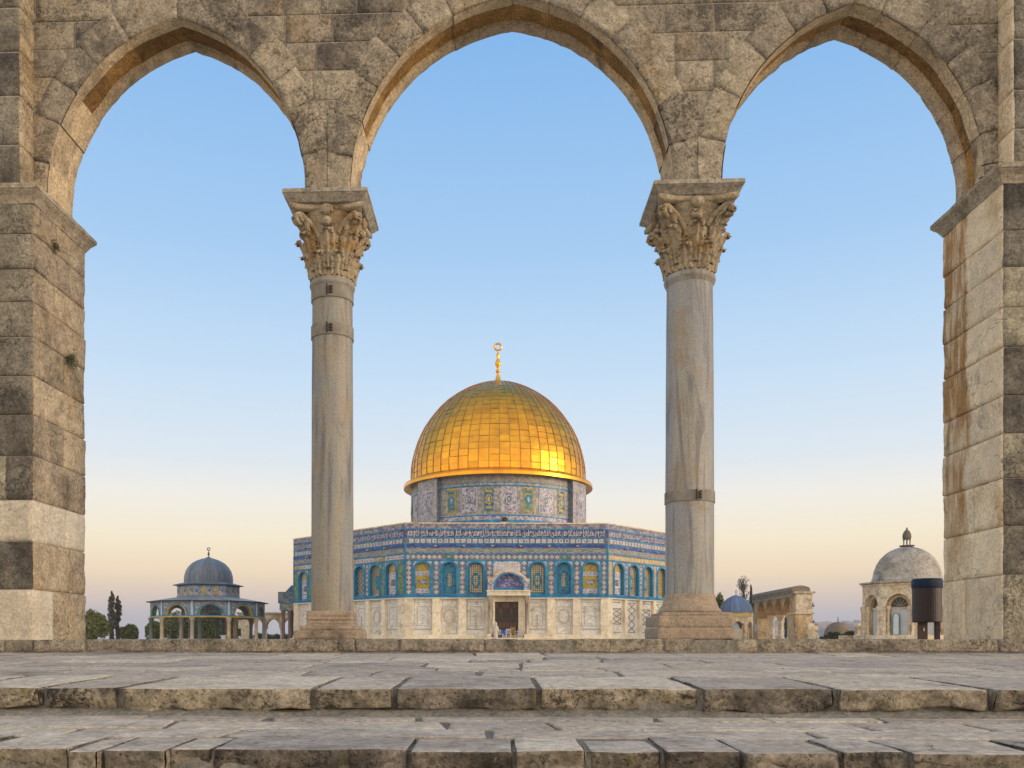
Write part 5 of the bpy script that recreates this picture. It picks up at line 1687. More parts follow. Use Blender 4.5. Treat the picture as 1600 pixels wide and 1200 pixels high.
def plastic_chair(px, dy, col, lab, s=1.0, rot=0.0, tall=0.0):
    u = pu(px)
    loc = f(u, 0.0, dy)
    t = thing("plastic_chair", (loc[0], loc[1], 0.36), lab, "chair", "chairs in the shrine doorway")
    t.rotation_euler = (0, 0, rot)
    m = plain("chair_plastic", col, 0.4, 0, 0.1, 5)
    def part(name, fn):
        b = MB(); fn(b)
        b.v = [(v[0] * s + t.location.x, v[1] * s + t.location.y, v[2] * s + t.location.z) for v in b.v]
        b.build(name, m, t)
    part("seat", lambda b: (b.grid([[(x, y, 0.43 - 0.03 * math.cos(x * 6) * (1 - abs(y))) for x in (-0.23, -0.1, 0, 0.1, 0.23)] for y in (-0.22, 0, 0.22)]), b.box(-0.23, 0.23, -0.22, 0.22, 0.37, 0.395)))
    def back(b):
        for i in range(5):
            x = -0.2 + 0.1 * i
            b.tube([(x, 0.22, 0.42), (x, 0.27, 0.62), (x * 0.9, 0.30, 0.82 + tall)], 0.022, 6)
        b.tube([(-0.24, 0.24, 0.6), (-0.2, 0.30, 0.84 + tall), (0.2, 0.30, 0.84 + tall), (0.24, 0.24, 0.6)], 0.028, 6)
    part("backrest", back)
    for sx in (-1, 1):
        for sy in (-1, 1):
            part("leg", lambda b: b.tube([(sx * 0.19, sy * 0.18, 0.40), (sx * 0.23, sy * 0.22, 0.0)], [0.034, 0.026], 6))
        part("armrest", lambda b: b.tube([(sx * 0.24, -0.20, 0.40), (sx * 0.25, -0.20, 0.63), (sx * 0.25, 0.0, 0.65), (sx * 0.24, 0.25, 0.64)], 0.024, 6))
WP = (0.72, 0.74, 0.80)
plastic_chair(781.3, 0.9, WP, "white plastic chair nearest the person in white, behind a dark box", 0.95, 0.5)
plastic_chair(794.0, 0.75, WP, "white plastic chair facing out between the blue bucket and tan chair", 1.05, 0.0)
plastic_chair(801.6, 0.75, (0.55, 0.33, 0.09), "tan wooden coloured chair with the tallest back in the doorway", 1.05, 0.1, 0.14)
plastic_chair(808.6, 0.85, (0.55, 0.60, 0.75), "pale bluish chair turned sideways by the right jamb of the shrine door", 1.0, -0.7)
loc = f(pu(787.0), 0, 0.8)
mb = MB()
mb.lathe((loc[0], loc[1], 0.36), [(0.02, 0.3), (0.17, 0.3), (0.22, 0.78), (0.23, 0.8), (0.21, 0.8), (0.16, 0.34)], 16)
tag(mb.build("bucket", plain("blue_plastic", (0.02, 0.13, 0.62), 0.35), smooth=True), "bright blue bucket between the white chairs in the shrine doorway", "bucket")
loc = f(pu(778.6), 0, 1.55)
box_t = thing("wooden_box", (loc[0], loc[1], 0.36), "low dark brown box in front of the white chair at the shrine door", "box")
mb = MB()
mb.box(loc[0] - 0.36, loc[0] + 0.36, loc[1] - 0.25, loc[1] + 0.25, 0.36, 0.62)
mb.build("box_body", plain("dark_wood", (0.10, 0.055, 0.04), 0.7), box_t)
mb = MB()
mb.box(loc[0] - 0.39, loc[0] + 0.39, loc[1] - 0.28, loc[1] + 0.28, 0.623, 0.67)
mb.build("lid", plain("dark_wood_lid", (0.12, 0.07, 0.05), 0.7), box_t)
# the steps of the portal that carry them
mb = MB()
fbox(mb, f, u0 - 0.2, u1 + 0.2, 0.0, 0.355, 0.43, 2.2, 0)
fbox(mb, f, dl, dr, 0.0, 0.358, -0.3, 0.42, 0)
mb.build("door_step", M_MARBLE, portal)

# person in white standing at the left of the door
def person(px, d, label):
    x, y = X(px, d), d
    t = thing("person", (x, y, 0.0), label, "person")
    me = bpy.data.meshes.new("body")
    J = [(0, 0, 0.92), (0, 0, 1.15), (0, 0.0, 1.36), (0, 0, 1.46), (0, -0.01, 1.53), (0, -0.01, 1.62), (0, 0, 1.70),
         (0.17, 0, 1.36), (0.21, 0.02, 1.12), (0.20, -0.06, 0.90), (0.20, -0.08, 0.80),
         (-0.17, 0, 1.36), (-0.21, 0.02, 1.12), (-0.22, -0.02, 0.88), (-0.22, -0.03, 0.78),
         (0.09, 0, 0.86), (0.09, 0.0, 0.48), (0.09, 0.02, 0.08), (0.10, -0.12, 0.04),
         (-0.09, 0, 0.86), (-0.09, 0.0, 0.48), (-0.09, 0.02, 0.08), (-0.10, -0.12, 0.04)]
    Ed = [(0, 1), (1, 2), (2, 3), (3, 4), (4, 5), (5, 6), (2, 7), (7, 8), (8, 9), (9, 10), (2, 11), (11, 12), (12, 13), (13, 14), (0, 15), (15, 16), (16, 17), (17, 18), (0, 19), (19, 20), (20, 21), (21, 22)]
    rad = [0.14, 0.13, 0.13, 0.06, 0.07, 0.095, 0.07, 0.065, 0.05, 0.04, 0.03, 0.065, 0.05, 0.04, 0.03, 0.085, 0.06, 0.045, 0.035, 0.085, 0.06, 0.045, 0.035]
    me.from_pydata(J, Ed, [])
    o = bpy.data.objects.new("body", me)
    COL.objects.link(o)
    o.parent = t
    o.modifiers.new("Skin", 'SKIN')
    for i, r in enumerate(rad): me.skin_vertices[0].data[i].radius = (r, r)
    me.skin_vertices[0].data[0].use_root = True
    o.modifiers.new("Sub", 'SUBSURF').levels = 1
    me.materials.append(plain("skin", (0.42, 0.26, 0.18), 0.6))
    Mw = plain("white_cloth", (0.56, 0.52, 0.45), 0.9, 0, 0.3, 9)
    mb = MB()
    rows = []
    for (z, rx, ry) in ((0.04, 0.23, 0.20), (0.3, 0.215, 0.18), (0.7, 0.20, 0.17), (0.95, 0.195, 0.16), (1.15, 0.19, 0.15), (1.32, 0.195, 0.14), (1.42, 0.15, 0.11), (1.48, 0.09, 0.085)):
        rows.append([(x + rx * (1 + 0.07 * math.sin(k * 7 * 2 * PI / 28) * (1.3 - z * 0.8)) * math.cos(2 * PI * k / 28), y + ry * math.sin(2 * PI * k / 28), z) for k in range(28)])
    mb.grid(rows, 0, 0.5, None, True)
    for s_ in (-1, 1):
        mb.tube([(x + s_ * 0.15, y, 1.37), (x + s_ * 0.225, y + 0.02, 1.12), (x + s_ * 0.225, y - 0.05, 0.88)], [0.085, 0.075, 0.085], 10)
    mb.build("robe", Mw, t, smooth=True)
    mb = MB()
    rows = []
    for (z, rx, ry, yo) in ((1.26, 0.20, 0.15, 0.02), (1.38, 0.175, 0.13, 0.02), (1.48, 0.115, 0.115, 0.01), (1.56, 0.12, 0.125, 0), (1.65, 0.125, 0.13, 0), (1.72, 0.10, 0.105, 0), (1.765, 0.03, 0.03, 0)):
        rows.append([(x + rx * math.cos(2 * PI * k / 20), y + yo + ry * math.sin(2 * PI * k / 20), z) for k in range(20)])
    mb.grid(rows, 0, 0.5, None, True)
    mb.build("headscarf", Mw, t, smooth=True)
    return t
pr = person(774.3, 78.0, "person in a white robe and headscarf standing left of the shrine door")
bx, by = X(769.9, 78.0), 78.0
bag = thing("red_bag", (bx, by, 0.62), "small red bag hanging beside the person in white", "bag")
mb = MB()
mb.lathe((bx, by, 0.42), [(0.02, 0.0), (0.10, 0.0), (0.12, 0.12), (0.10, 0.26), (0.04, 0.30)], 12, 0, 0.5, 0, 2 * PI, 1.0, 0.6)
mb.build("bag_body", plain("red_cloth", (0.35, 0.03, 0.04), 0.8), bag, smooth=True)
mb = MB()
mb.tube([(bx - 0.05, by, 0.72), (bx + 0.02, by - 0.01, 0.84), (bx + 0.05, by, 0.72)], 0.01, 6)
mb.build("handle", plain("red_strap", (0.3, 0.03, 0.04), 0.8), bag)
# ================================================================== open domed pavilion on the left
PX, PY = X(326, 110), 110.0
pav = thing("domed_pavilion", (PX, PY, 0), "open tiled pavilion with a grey blue lead dome, left of the big shrine", "pavilion")
M_PT = mosaic("pavilion_tiles", [(0.27, 0.34, 0.41), (0.42, 0.42, 0.48), (0.16, 0.29, 0.40), (0.48, 0.45, 0.48), (0.30, 0.31, 0.36)], 5.0)
M_COLS = [plain("pavilion_grey_marble", (0.46, 0.44, 0.40), 0.5, 0, 0.25, 1.2), plain("pavilion_cream_marble", (0.56, 0.46, 0.30), 0.5, 0, 0.3, 1.2), plain("pavilion_brown_marble", (0.30, 0.20, 0.15), 0.5, 0, 0.25, 1.2), plain("pavilion_green_marble", (0.16, 0.19, 0.17), 0.5, 0, 0.25, 1.2)]
def polygon(cx, cy, r, n, ph):
    return [Vector((cx + r * math.sin(ph + 2 * PI * i / n), cy - r * math.cos(ph + 2 * PI * i / n), 0)) for i in range(n)]
# face normals look outward: corners must run left to right as seen from outside
view_az = math.atan2(PX, PY)
phi0 = -view_az - math.radians(18) + math.radians(0)
NP = 10
outer = polygon(PX, PY, 6.85, NP, phi0 + math.radians(2))
mbw, mbb = MB(), MB()
for i in range(NP):
    a, b = outer[i], outer[(i + 1) % NP]
    f = Face(a, b)
    L = f.L
    uc = L / 2
    hw = 1.28
    for w_, s_ in ((0.0, 0), (-0.45, 0)):
        arch_sheet(mbw, f, 0, L, 3.10, 4.80, uc, hw, 3.10, 3.12, 1.20, w_, 0, 0.1)
    arch_band(mbw, f, uc, hw, 3.10, 3.12, 1.20, 0.16, 0.04, 1 if i % 2 else 2, 0.1, False, -0.45)
    arch_band(mbw, f, uc, hw + 0.22, 3.10, 3.12, 1.28, 0.10, 0.05, 3, 0.1, False)
    fq(mbw, f, 0.0, 0.16, 3.1, 4.8, 0.02, 4); fq(mbw, f, L - 0.16, L, 3.1, 4.8, 0.02, 4)
    fq(mbw, f, 0.16, 0.30, 3.1, 4.8, 0.025, 3); fq(mbw, f, L - 0.30, L - 0.16, 3.1, 4.8, 0.025, 3)
    for s_ in (0.75, L - 0.75): diamond(mbw, f, s_, 4.45, 0.3, 0.2, 0.02, 5)
    fbox(mbb, f, -0.05, L + 0.05, 2.84, 2.99, -0.40, 0.08, 0)
    fbox(mbb, f, -0.05, L + 0.05, 2.99, 3.09, -0.40, 0.05, 1)
    mb = MB()
    p = a * 0.985 + Vector((PX, PY, 0)) * 0.015
    mb.lathe((p.x, p.y, 0), [(0.34, 0), (0.34, 0.25), (0.25, 0.35), (0.225, 0.45), (0.20, 2.30), (0.24, 2.35), (0.30, 2.60), (0.36, 2.80), (0.36, 2.86)], 14)
    mb.build("outer_column", M_COLS[(0, 1, 1, 0, 2, 3, 0, 2, 3, 1)[i]], pav, smooth=True)
mbw.build("arcade_wall", [M_PT, M_YELL, M_GREEN, M_BLUE, M_WHITE, M_LILAC], pav)
mbb.build("tie_beam", [M_YELL, M_CYAN], pav)
inner = polygon(PX, PY, 3.3, 6, phi0)
mb = MB()
for i in range(6):
    f = Face(inner[i], inner[(i + 1) % 6])
    arch_sheet(mb, f, 0, f.L, 2.4, 5.6, f.L / 2, f.L / 2 - 0.3, 2.4, 2.5, 0.95, 0, 0, 0.2)
    arch_sheet(mb, f, 0, f.L, 2.4, 5.6, f.L / 2, f.L / 2 - 0.3, 2.4, 2.5, 0.95, -0.4, 0, 0.2)
    m2 = MB()
    p = inner[i]
    m2.lathe((p.x, p.y, 0), [(0.38, 0), (0.38, 0.3), (0.26, 0.45), (0.23, 2.35), (0.33, 2.7), (0.38, 3.0)], 14)
    m2.build("inner_column", M_COLS[(3, 2, 1, 3, 2, 0)[i]], pav, smooth=True)
mb.build("inner_arcade", [M_PT], pav)
mb = MB()
eave = polygon(PX, PY, 7.35, NP, phi0 + math.radians(2))
top = polygon(PX, PY, 3.6, NP, phi0 + math.radians(2))
for i in range(NP):
    a, b, c, d = eave[i], eave[(i + 1) % NP], top[(i + 1) % NP], top[i]
    mb.face(((a.x, a.y, 4.86), (b.x, b.y, 4.86), (c.x, c.y, 5.50), (d.x, d.y, 5.50)), 0, [(0, 0), (0.6, 0), (0.5, 1), (0.1, 1)], R.random())
    mb.face(((a.x, a.y, 4.76), (b.x, b.y, 4.76), (b.x, b.y, 4.86), (a.x, a.y, 4.86)), 1, [(0, 0), (1, 0), (1, 0.1), (0, 0.1)])
    e, g = outer[i], outer[(i + 1) % NP]
    mb.face(((a.x, a.y, 4.76), (b.x, b.y, 4.76), (PX + (g.x - PX) * 0.9, PY + (g.y - PY) * 0.9, 4.80), (PX + (e.x - PX) * 0.9, PY + (e.y - PY) * 0.9, 4.80)), 1)
mb.build("lean_to_roof", [M_LEADL, M_BRONZE], pav)
hexa = polygon(PX, PY, 3.75, 6, phi0 - math.radians(10))
mb = MB()
for i in range(6):
    f = Face(hexa[i], hexa[(i + 1) % 6])
    fq(mb, f, 0, f.L, 5.2, 6.95, 0, 0)
    fq(mb, f, 0, f.L, 5.45, 5.56, 0.03, 3); fq(mb, f, 0, f.L, 6.78, 6.9, 0.03, 3)
    for q in range(5):
        u = f.L * (q + 0.5) / 5
        fq(mb, f, u - 0.24, u + 0.24, 5.75, 6.65, 0.03, 1 if q % 2 == 0 else 2)
        diamond(mb, f, u, 6.2, 0.16, 0.28, 0.05, 3 if q % 2 == 0 else 1)
pd_ = mb.build("pavilion_drum", [M_PT, M_LILAC if False else M_SPAN, M_YELL, M_BLUE], pav)
mb = MB()
h1, h2 = polygon(PX, PY, 4.25, 6, phi0 - math.radians(10)), polygon(PX, PY, 3.1, 6, phi0 - math.radians(10))
for i in range(6):
    a, b, c, d = h1[i], h1[(i + 1) % 6], h2[(i + 1) % 6], h2[i]
    mb.face(((a.x, a.y, 6.98), (b.x, b.y, 6.98), (c.x, c.y, 7.28), (d.x, d.y, 7.28)), 0, [(0, 0), (1, 0), (1, .3), (0, .3)])
    mb.face(((a.x, a.y, 6.90), (b.x, b.y, 6.90), (b.x, b.y, 6.98), (a.x, a.y, 6.98)), 1)
    mb.face(((a.x, a.y, 6.90), (b.x, b.y, 6.90), (c.x, c.y, 6.93), (d.x, d.y, 6.93)), 1)
mb.build("drum_eave", [M_LEAD, M_BRONZE], pav)
mb = MB()
def lead_dome(mb, c, prof, segs, seed):
    r_ = random.Random(seed)
    for i in range(segs):
        a0_, a1_ = 2 * PI * i / segs, 2 * PI * (i + 1) / segs
        tn = r_.random()
        rows, uvs = [], []
        for (r, z) in prof:
            row, ur = [], []
            for q in range(4):
                a = a0_ + (a1_ - a0_) * q / 3
                rr_ = r + (0.035 * min(1, r) if q in (0, 3) else 0)
                row.append((c[0] + rr_ * math.sin(a), c[1] - rr_ * math.cos(a), c[2] + z)); ur.append((i + q / 3, z))
            rows.append(row); uvs.append(ur)
        mb.grid(rows, 0, tn, uvs)
lead_dome(mb, (PX, PY, 7.25), [(2.92, -0.1), (2.93, 0.45), (2.88, 0.95), (2.72, 1.5), (2.42, 2.02), (1.98, 2.48), (1.42, 2.82), (0.82, 3.05), (0.36, 3.18), (0.1, 3.35)], 28, 4)
mb.build("lead_dome", [M_LEAD], pav)
mb = MB()
mb.lathe((PX, PY, 10.45), [(0.14, 0), (0.06, 0.15), (0.05, 0.3), (0.16, 0.4), (0.16, 0.45), (0.05, 0.52), (0.13, 0.6), (0.13, 0.65), (0.04, 0.72), (0.04, 0.9)], 12)
mb.torus((PX, PY, 11.55), 0.17, 0.05, 'y', 0, 20, 6)
mb.build("crescent_finial", M_BRONZE, pav, smooth=True)
mb = MB()
for r_, z0, z1 in ((7.6, 0.0, 0.14), (7.2, 0.14, 0.28)):
    mb.lathe((PX, PY, 0), [(r_, z0), (r_, z1), (0.1, z1)], 10)
mb.build("platform", M_CREAM, pav)
# pale chest standing inside the pavilion
cx_, cy_ = X(349.5, 103.6), 103.6
ch = thing("lectern", (cx_, cy_, 0), "pale flared box like lectern beside the pavilion's cream column", "lectern")
mb = MB()
mb.grid([[(cx_ + s_ * x, cy_ + s_ * y, z) for x, y in ((-1, -1), (1, -1), (1, 1), (-1, 1))] for (s_, z) in ((0.22, 0.0), (0.24, 0.45), (0.34, 0.72), (0.30, 0.73), (0.2, 0.5))], 0, 0.5, None, True)
mb.build("lectern_body", plain("white_painted_wood", (0.66, 0.64, 0.66), 0.6), ch)

M_BROWNS = stone("brown_soffit_stone", (0.46, 0.29, 0.13), (0.32, 0.19, 0.08), scale=0.4, bump=0.3)
# ================================================================== far arcade on the left
def arch_wall_thing(name, label, A0, B0, thick, h_top, arches, hp, mat, capm, cat="arcade", group=None, cop=0.25, frieze=True):
    """a free-standing row of arches between A0 and B0 (ground points); arches: list of (centre, half width, spring, rise)"""
    A0, B0 = Vector(A0), Vector(B0)
    f = Face(A0, B0)
    t = thing(name, tuple((A0 + B0) / 2), label, cat, group)
    mb = MB()
    cuts = [0.0]
    for (c, hw, zs, ri) in arches: cuts += [c]
    bounds = [0.0] + [(arches[i][0] + arches[i][1] + arches[i + 1][0] - arches[i + 1][1]) / 2 for i in range(len(arches) - 1)] + [f.L]
    for w_ in (0.0, -thick):
        for i, (c, hw, zs, ri) in enumerate(arches):
            arch_sheet(mb, f, bounds[i], bounds[i + 1], 0.0 if False else hp, h_top, c, hw, hp, zs, ri, w_, 0, 0.6)
    for (c, hw, zs, ri) in arches:
        arch_band(mb, f, c, hw, hp, zs, ri, 0.28, 0.03, 1, 0.6, False, -thick)
    n_ = 8
    mb.box(0, f.L, -thick, 0, h_top, h_top + 0.01, 0, 0.5, lambda x, y, z: f(x, z, y))
    for u in (0, f.L):
        mb.face((f(u, hp, 0), f(u, h_top, 0), f(u, h_top, -thick), f(u, hp, -thick)), 0)
    mb.build("arch_wall", [mat, capm if frieze else M_BROWNS], t)
    mb = MB()
    mb.box(-0.2, f.L + 0.2, -thick - 0.22, 0.22, h_top + 0.01, h_top + cop, 0, 0.5, lambda x, y, z: f(x, z, y))
    mb.build("coping", capm, t)
    return t, f, bounds
d = 128.0
xa, xb = X(372, d), X(475, d)
s1 = F / d
def pp(px): return X(px, d) - xa
la, f, bnd = arch_wall_thing("stone_arcade", "far yellowish stone arcade between the lead domed pavilion and the big shrine", (xa, d, 0), (xb, d - 0.01, 0), 1.2, Z(959.5, d), [(pp(401.5), 10 / s1, Z(981, d), 13 / s1), (pp(426), 11 / s1, Z(981, d), 14 / s1), (pp(451.5), 11 / s1, Z(981, d), 14 / s1)], Z(981, d) - 0.1, M_CREAM, M_OCHST)
for px in (413.5, 438.7, 464):
    mb = MB()
    x = X(px, d)
    mb.lathe((x, d + 0.6, 0), [(0.4, 0), (0.4, 0.25), (0.22, 0.4), (0.2, Z(983, d)), (0.42, Z(980, d)), (0.45, Z(979.5, d))], 12)
    mb.build("arcade_column", M_CREAM, la, smooth=True)
mb = MB()
mb.box(X(377, d), X(391, d), d - 0.15, d + 1.35, 0, Z(960, d), 0, 0.6)
mb.build("end_pier", M_CREAM, la)

# ================================================================== right side: small blue domed building
bd = 92.0
bx_ = X(1150, bd)
sd_ = thing("domed_kiosk", (bx_, bd, 0), "small cream kiosk with a ribbed blue dome, just right of the grey column", "kiosk")
hexk = polygon(bx_, bd, 1.72, 6, -math.atan2(bx_, bd) - math.radians(22))
mb, mp = MB(), MB()
zb2 = Z(957.5, bd)
for i in range(6):
    f = Face(hexk[i], hexk[(i + 1) % 6])
    for w_ in (0, -0.3):
        arch_sheet(mb, f, 0, f.L, 0.25, zb2 - 0.45, f.L / 2, 0.56, 0.25, 1.50, 0.55, w_, 0, 0.8)
    arch_band(mb, f, f.L / 2, 0.56, 0.25, 1.50, 0.55, 0.10, 0.05, 2, 0.8, False, -0.3)
    if i in (0, 1, 2, 5): arch_fill(mp, f, f.L / 2, 0.56, 0.25, 1.32, 0.02, -0.28, 0, 0.1)
    fbox(mb, f, -0.04, f.L + 0.04, zb2 - 0.45, zb2, -0.3, 0.05, 1)
    mb.face((f(0, 0, 0.1), f(f.L, 0, 0.1), f(f.L, 0.25, 0.1), f(0, 0.25, 0.1)), 0)
    q = hexk[i]
mb.build("kiosk_wall", [M_CREAM, plain("yellow_wash", (0.58, 0.43, 0.18), 0.8, 0, 0.25, 1.5), M_OCHST], sd_)
mp.build("screen_panel", plain("pale_screen", (0.60, 0.54, 0.42), 0.8), sd_)
mb = MB()
lead_dome(mb, (bx_, bd, zb2), [(1.66, -0.02), (1.64, 0.22), (1.57, 0.55), (1.42, 0.90), (1.18, 1.22), (0.86, 1.50), (0.48, 1.72), (0.16, 1.84), (0.03, 1.88)], 20, 9)
mb.build("blue_dome", [M_LEADB], sd_)
mb = MB()
mb.tube([(bx_, bd, zb2 + 1.8), (bx_, bd, zb2 + 2.4)], 0.05, 6)
mb.ball((bx_, bd, zb2 + 2.2), 0.09, 0, 8, 6)
mb.build("crescent_finial", plain("pink_stone", (0.42, 0.30, 0.27), 0.7), sd_)

# ================================================================== right arcade seen at a slant
dN, dF = 95.0, 111.0
xN, xF = X(1240, dN), X(1178, dF)
AF, AN = Vector((xF, dF, 0)), Vector((xN, dN, 0))
Lr = (AN - AF).length
hT = Z(926, dN)
ars = []
for q in range(4):
    ars.append((1.75 + q * (Lr - 1.9) / 4 + 1.6, 1.42, 3.15, 1.55))
ra, f, bnd = arch_wall_thing("stone_arcade", "ochre stone arcade of four arches seen at a slant, right of the kiosk", AF, AN, 1.5, hT - 0.15, ars, 3.0, M_OCHST, M_CAPST, cop=0.45, frieze=False)
# sloping stone roof over the coping
for k in range(40):
    mb = MB()
    u = Lr * (k + 0.5) / 40
    fbox(mb, f, u - 0.12, u + 0.10, hT - 0.42, hT - 0.16, 0.0, 0.2, 0, R.random())
    mb.build("corbel", M_GREYST, ra)
mb = MB()
for u0_, u1_, z0_, z1_ in ((0, Lr, hT + 0.26, hT + 0.78),):
    w0_, w1_ = 0.3, -1.8
    pr_ = [(w0_, z0_), (w0_ - 0.15, z0_ + 0.35), (-0.55, z1_), (-0.95, z1_), (w1_ + 0.15, z0_ + 0.35), (w1_, z0_)]
    mb.grid([[f(u0_ + (u1_ - u0_) * t, z, w_) for (w_, z) in pr_] for t in [i / 12 for i in range(13)]], 0, 0.5)
    mb.face([f(u1_, z, w_) for (w_, z) in pr_], 0)
mb.build("ridge_cap", M_CAPST, ra)
for q in range(5):
    u = ars[0][0] - 1.75 + q * (Lr - 1.9) / 4
    if q < 4 and q > 0:
        mb = MB()
        c = f(u + 0.15, 0, -0.75)
        mb.lathe((c[0], c[1], 0), [(0.5, 0), (0.5, 0.3), (0.32, 0.5), (0.29, 2.3), (0.4, 2.6), (0.58, 2.95), (0.6, 3.05)], 14)
        mb.build("arcade_column", M_CREAM, ra, smooth=True)
mb = MB()
fbox(mb, f, -0.6, 1.65, 0, 3.0, -1.5, 0.0, 0)
mb.build("end_pier", M_OCHST, ra)
mb = MB()
fbox(mb, f, 0.3, 1.5, 1.15, 2.1, 0.005, 0.06, 0)
mb.build("stone_tablet", M_WHITE, ra)
# near end pier with its moulded cornice, facing the viewer
mb = MB()
x0_, x1_ = X(1240, dN), X(1266.5, dN)
mb.box(x0_, x1_, dN - 0.6, dN + 1.6, 0, Z(959.5, dN), 0, 0.6)
mb.box(x0_ + 0.12, x1_, dN - 0.5, dN + 1.5, Z(959.5, dN) + 0.16, Z(927.5, dN), 1, 0.5)
mb.box(x0_ - 0.1, x1_ + 0.15, dN - 0.75, dN + 1.7, Z(959.5, dN), Z(959.5, dN) + 0.16, 1, 0.4)
mb.box(x0_ - 0.1, x1_ + 0.25, dN - 0.7, dN + 1.7, Z(927.5, dN), Z(927.5, dN) + 0.2, 1, 0.3)
rr = random.Random(2)
for i in range(26):
    z = rr.uniform(Z(958, dN), Z(935, dN)); x = x1_ - rr.uniform(0.0, 0.5)
    mb.ball((x, dN - 0.5, z), rr.uniform(0.06, 0.14), 1, 6, 4)
mb.build("end_pier", [M_OCHST, M_CREAM], ra)

# low ruined wall and blocks beside it
def stone_pile(px0, px1, py, dd, label, name="low_wall", cat="wall", mt=None, seed=1):
    mb = MB()
    rr = random.Random(seed)
    x0, x1, h = X(px0, dd), X(px1, dd), Z(py, dd)
    z = 0.0
    row = 0
    while z < h - 0.05:
        hh = min(0.4, h - z)
        x = x0
        while x < x1 - 0.05:
            L = min(rr.uniform(0.4, 0.8), x1 - x)
            mb.box(x + 0.01, x + L - 0.01, dd + rr.uniform(-0.04, 0.04), dd + 0.8, z + 0.005, z + hh - 0.005 - (rr.uniform(0, 0.12) if z + hh > h - 0.1 else 0), 0, rr.random())
            x += L
        z += hh
    return tag(mb.build(name, mt or M_CREAM), label, cat)
stone_pile(1263, 1279, 973, 93.0, "low broken stone wall at the foot of the slanted arcade", seed=3)
stone_pile(1340, 1359, 973, 92.0, "small stone block wall at the left foot of the grey domed chapel", seed=5)
stone_pile(1315, 1334, 992.5, 86.0, "single low cream stone block in front of the small brown dome's bushes", "stone_block", "block", seed=7)

# ================================================================== small brown dome behind bushes
hd = 112.0
hx = X(1309.5, hd)
ht = thing("small_dome", (hx, hd, 0), "small brown stone dome with a thin spike, half hidden by green bushes", "dome")
mb = MB()
mb.lathe((hx, hd, 0), [(1.72, 0), (1.72, 0.75), (1.78, 0.8), (1.70, 0.9), (1.6, 1.35), (1.36, 1.80), (1.02, 2.15), (0.6, 2.38), (0.05, 2.48)], 28)
mb.build("dome_shell", stone("brown_dome_stone", (0.30, 0.23, 0.16), (0.22, 0.17, 0.12), scale=0.4, bump=0.3), ht, smooth=True)
mb = MB()
mb.tube([(hx, hd, 2.4), (hx, hd, 3.1)], 0.045, 6)
mb.ball((hx, hd, 2.62), 0.09, 0, 8, 6)
mb.build("spike", M_BRONZE, ht)

# ================================================================== grey domed chapel on the right
gd = 84.0
gx = X(1417, gd)
ga = thing("domed_chapel", (gx, gd, 0), "octagonal cream stone chapel with a plain grey stone dome and lantern, at the right", "chapel")
AZN = -(math.atan2(gx, gd) + math.radians(11))
RO = 3.95
octg = polygon(gx, gd, RO, 8, AZN - PI / 8)
zc2 = Z(913, gd)
zf0 = 0.62
mb, mo = MB(), MB()
doors, lun, pil = MB(), MB(), MB()
for i in range(8):
    f = Face(octg[i], octg[(i + 1) % 8])
    L = f.L
    uc = L / 2
    arch_sheet(mb, f, 0, L, zf0, zc2, uc, 1.08, zf0, 3.35, 1.10, 0.0, 0, 0.5)
    arch_band(mb, f, uc, 1.08, zf0, 3.35, 1.10, 0.34, 0.05, 0, 0.5, False, -0.75)
    arch_band(mb, f, uc, 0.80, zf0, 3.20, 0.95, 0.28, -0.35, 1, 0.4, False, -0.75)
    arch_fill(mb, f, uc, 1.08, zf0, 3.35, 1.10, -0.75, 0, 0.5)
    doors, lun = MB(), MB()
    fq(doors, f, uc - 0.78, uc - 0.02, zf0, 3.05, -0.66, 0)
    fq(doors, f, uc + 0.02, uc + 0.78, zf0, 3.05, -0.66, 0)
    fbox(doors, f, uc - 0.80, uc + 0.80, 3.05, 3.2, -0.72, -0.60, 1)
    ap = arch_pts(uc, 0.74, 3.22, 0.86, 10, 0.4)
    fpoly(lun, f, ap[::-1], -0.68, 0)
    for q in range(7):
        a = PI * q / 6
        lun.tube([f(uc + 0.1 * math.cos(a), 3.24 + 0.1 * math.sin(a), -0.66), f(uc + 0.72 * math.cos(a), 3.24 + 0.82 * math.sin(a), -0.66)], 0.02, 5, 1)
    doors.build("door", [M_PALEDOOR, M_CREAM], ga)
    lun.build("lunette_grille", [M_DARKGL, M_LINE2], ga)
    for s_ in (-1, 1):
        for o_ in ((1.22, 0.08), (0.92, -0.25)):
            c = f(uc + s_ * o_[0], 0, o_[1])
            pil = MB()
            pil.lathe((c[0], c[1], 0), [(0.17, zf0), (0.17, zf0 + 0.2), (0.115, zf0 + 0.3), (0.105, 2.75), (0.15, 2.9), (0.21, 3.2), (0.22, 3.32)], 10)
            pil.build("column", M_CREAM, ga, smooth=True)
    fbox(mb, f, -0.04, L + 0.04, zc2, zc2 + 0.16, -0.4, 0.28, 2)
    fbox(mb, f, -0.02, L + 0.02, zc2 - 0.22, zc2 - 0.08, -0.2, 0.10, 0)
    fbox(mb, f, -0.3, L + 0.3, 0.0, zf0, -0.5, 0.75, 0)
f = Face(octg[0], octg[1])
ap_ = MB()
arch_fill(ap_, f, f.L / 2 - 0.30, 0.24, zf0 + 0.05, 2.2, 0.45, -0.40, 0, 0.5)
arch_band(ap_, f, f.L / 2 - 0.30, 0.24, zf0 + 0.05, 2.2, 0.45, 0.07, -0.38, 1, 0.5, False, -0.5)
ap_.build("arched_panel", [plain("pale_blue_panel", (0.62, 0.70, 0.76), 0.5), plain("teal_paint", (0.06, 0.20, 0.25), 0.5)], ga)
mb.build("chapel_wall", [M_CREAM, M_OCHST, M_GREYST], ga)
mb = MB()
dz = Z(909, gd)
def gy(y): return Z(y, gd)
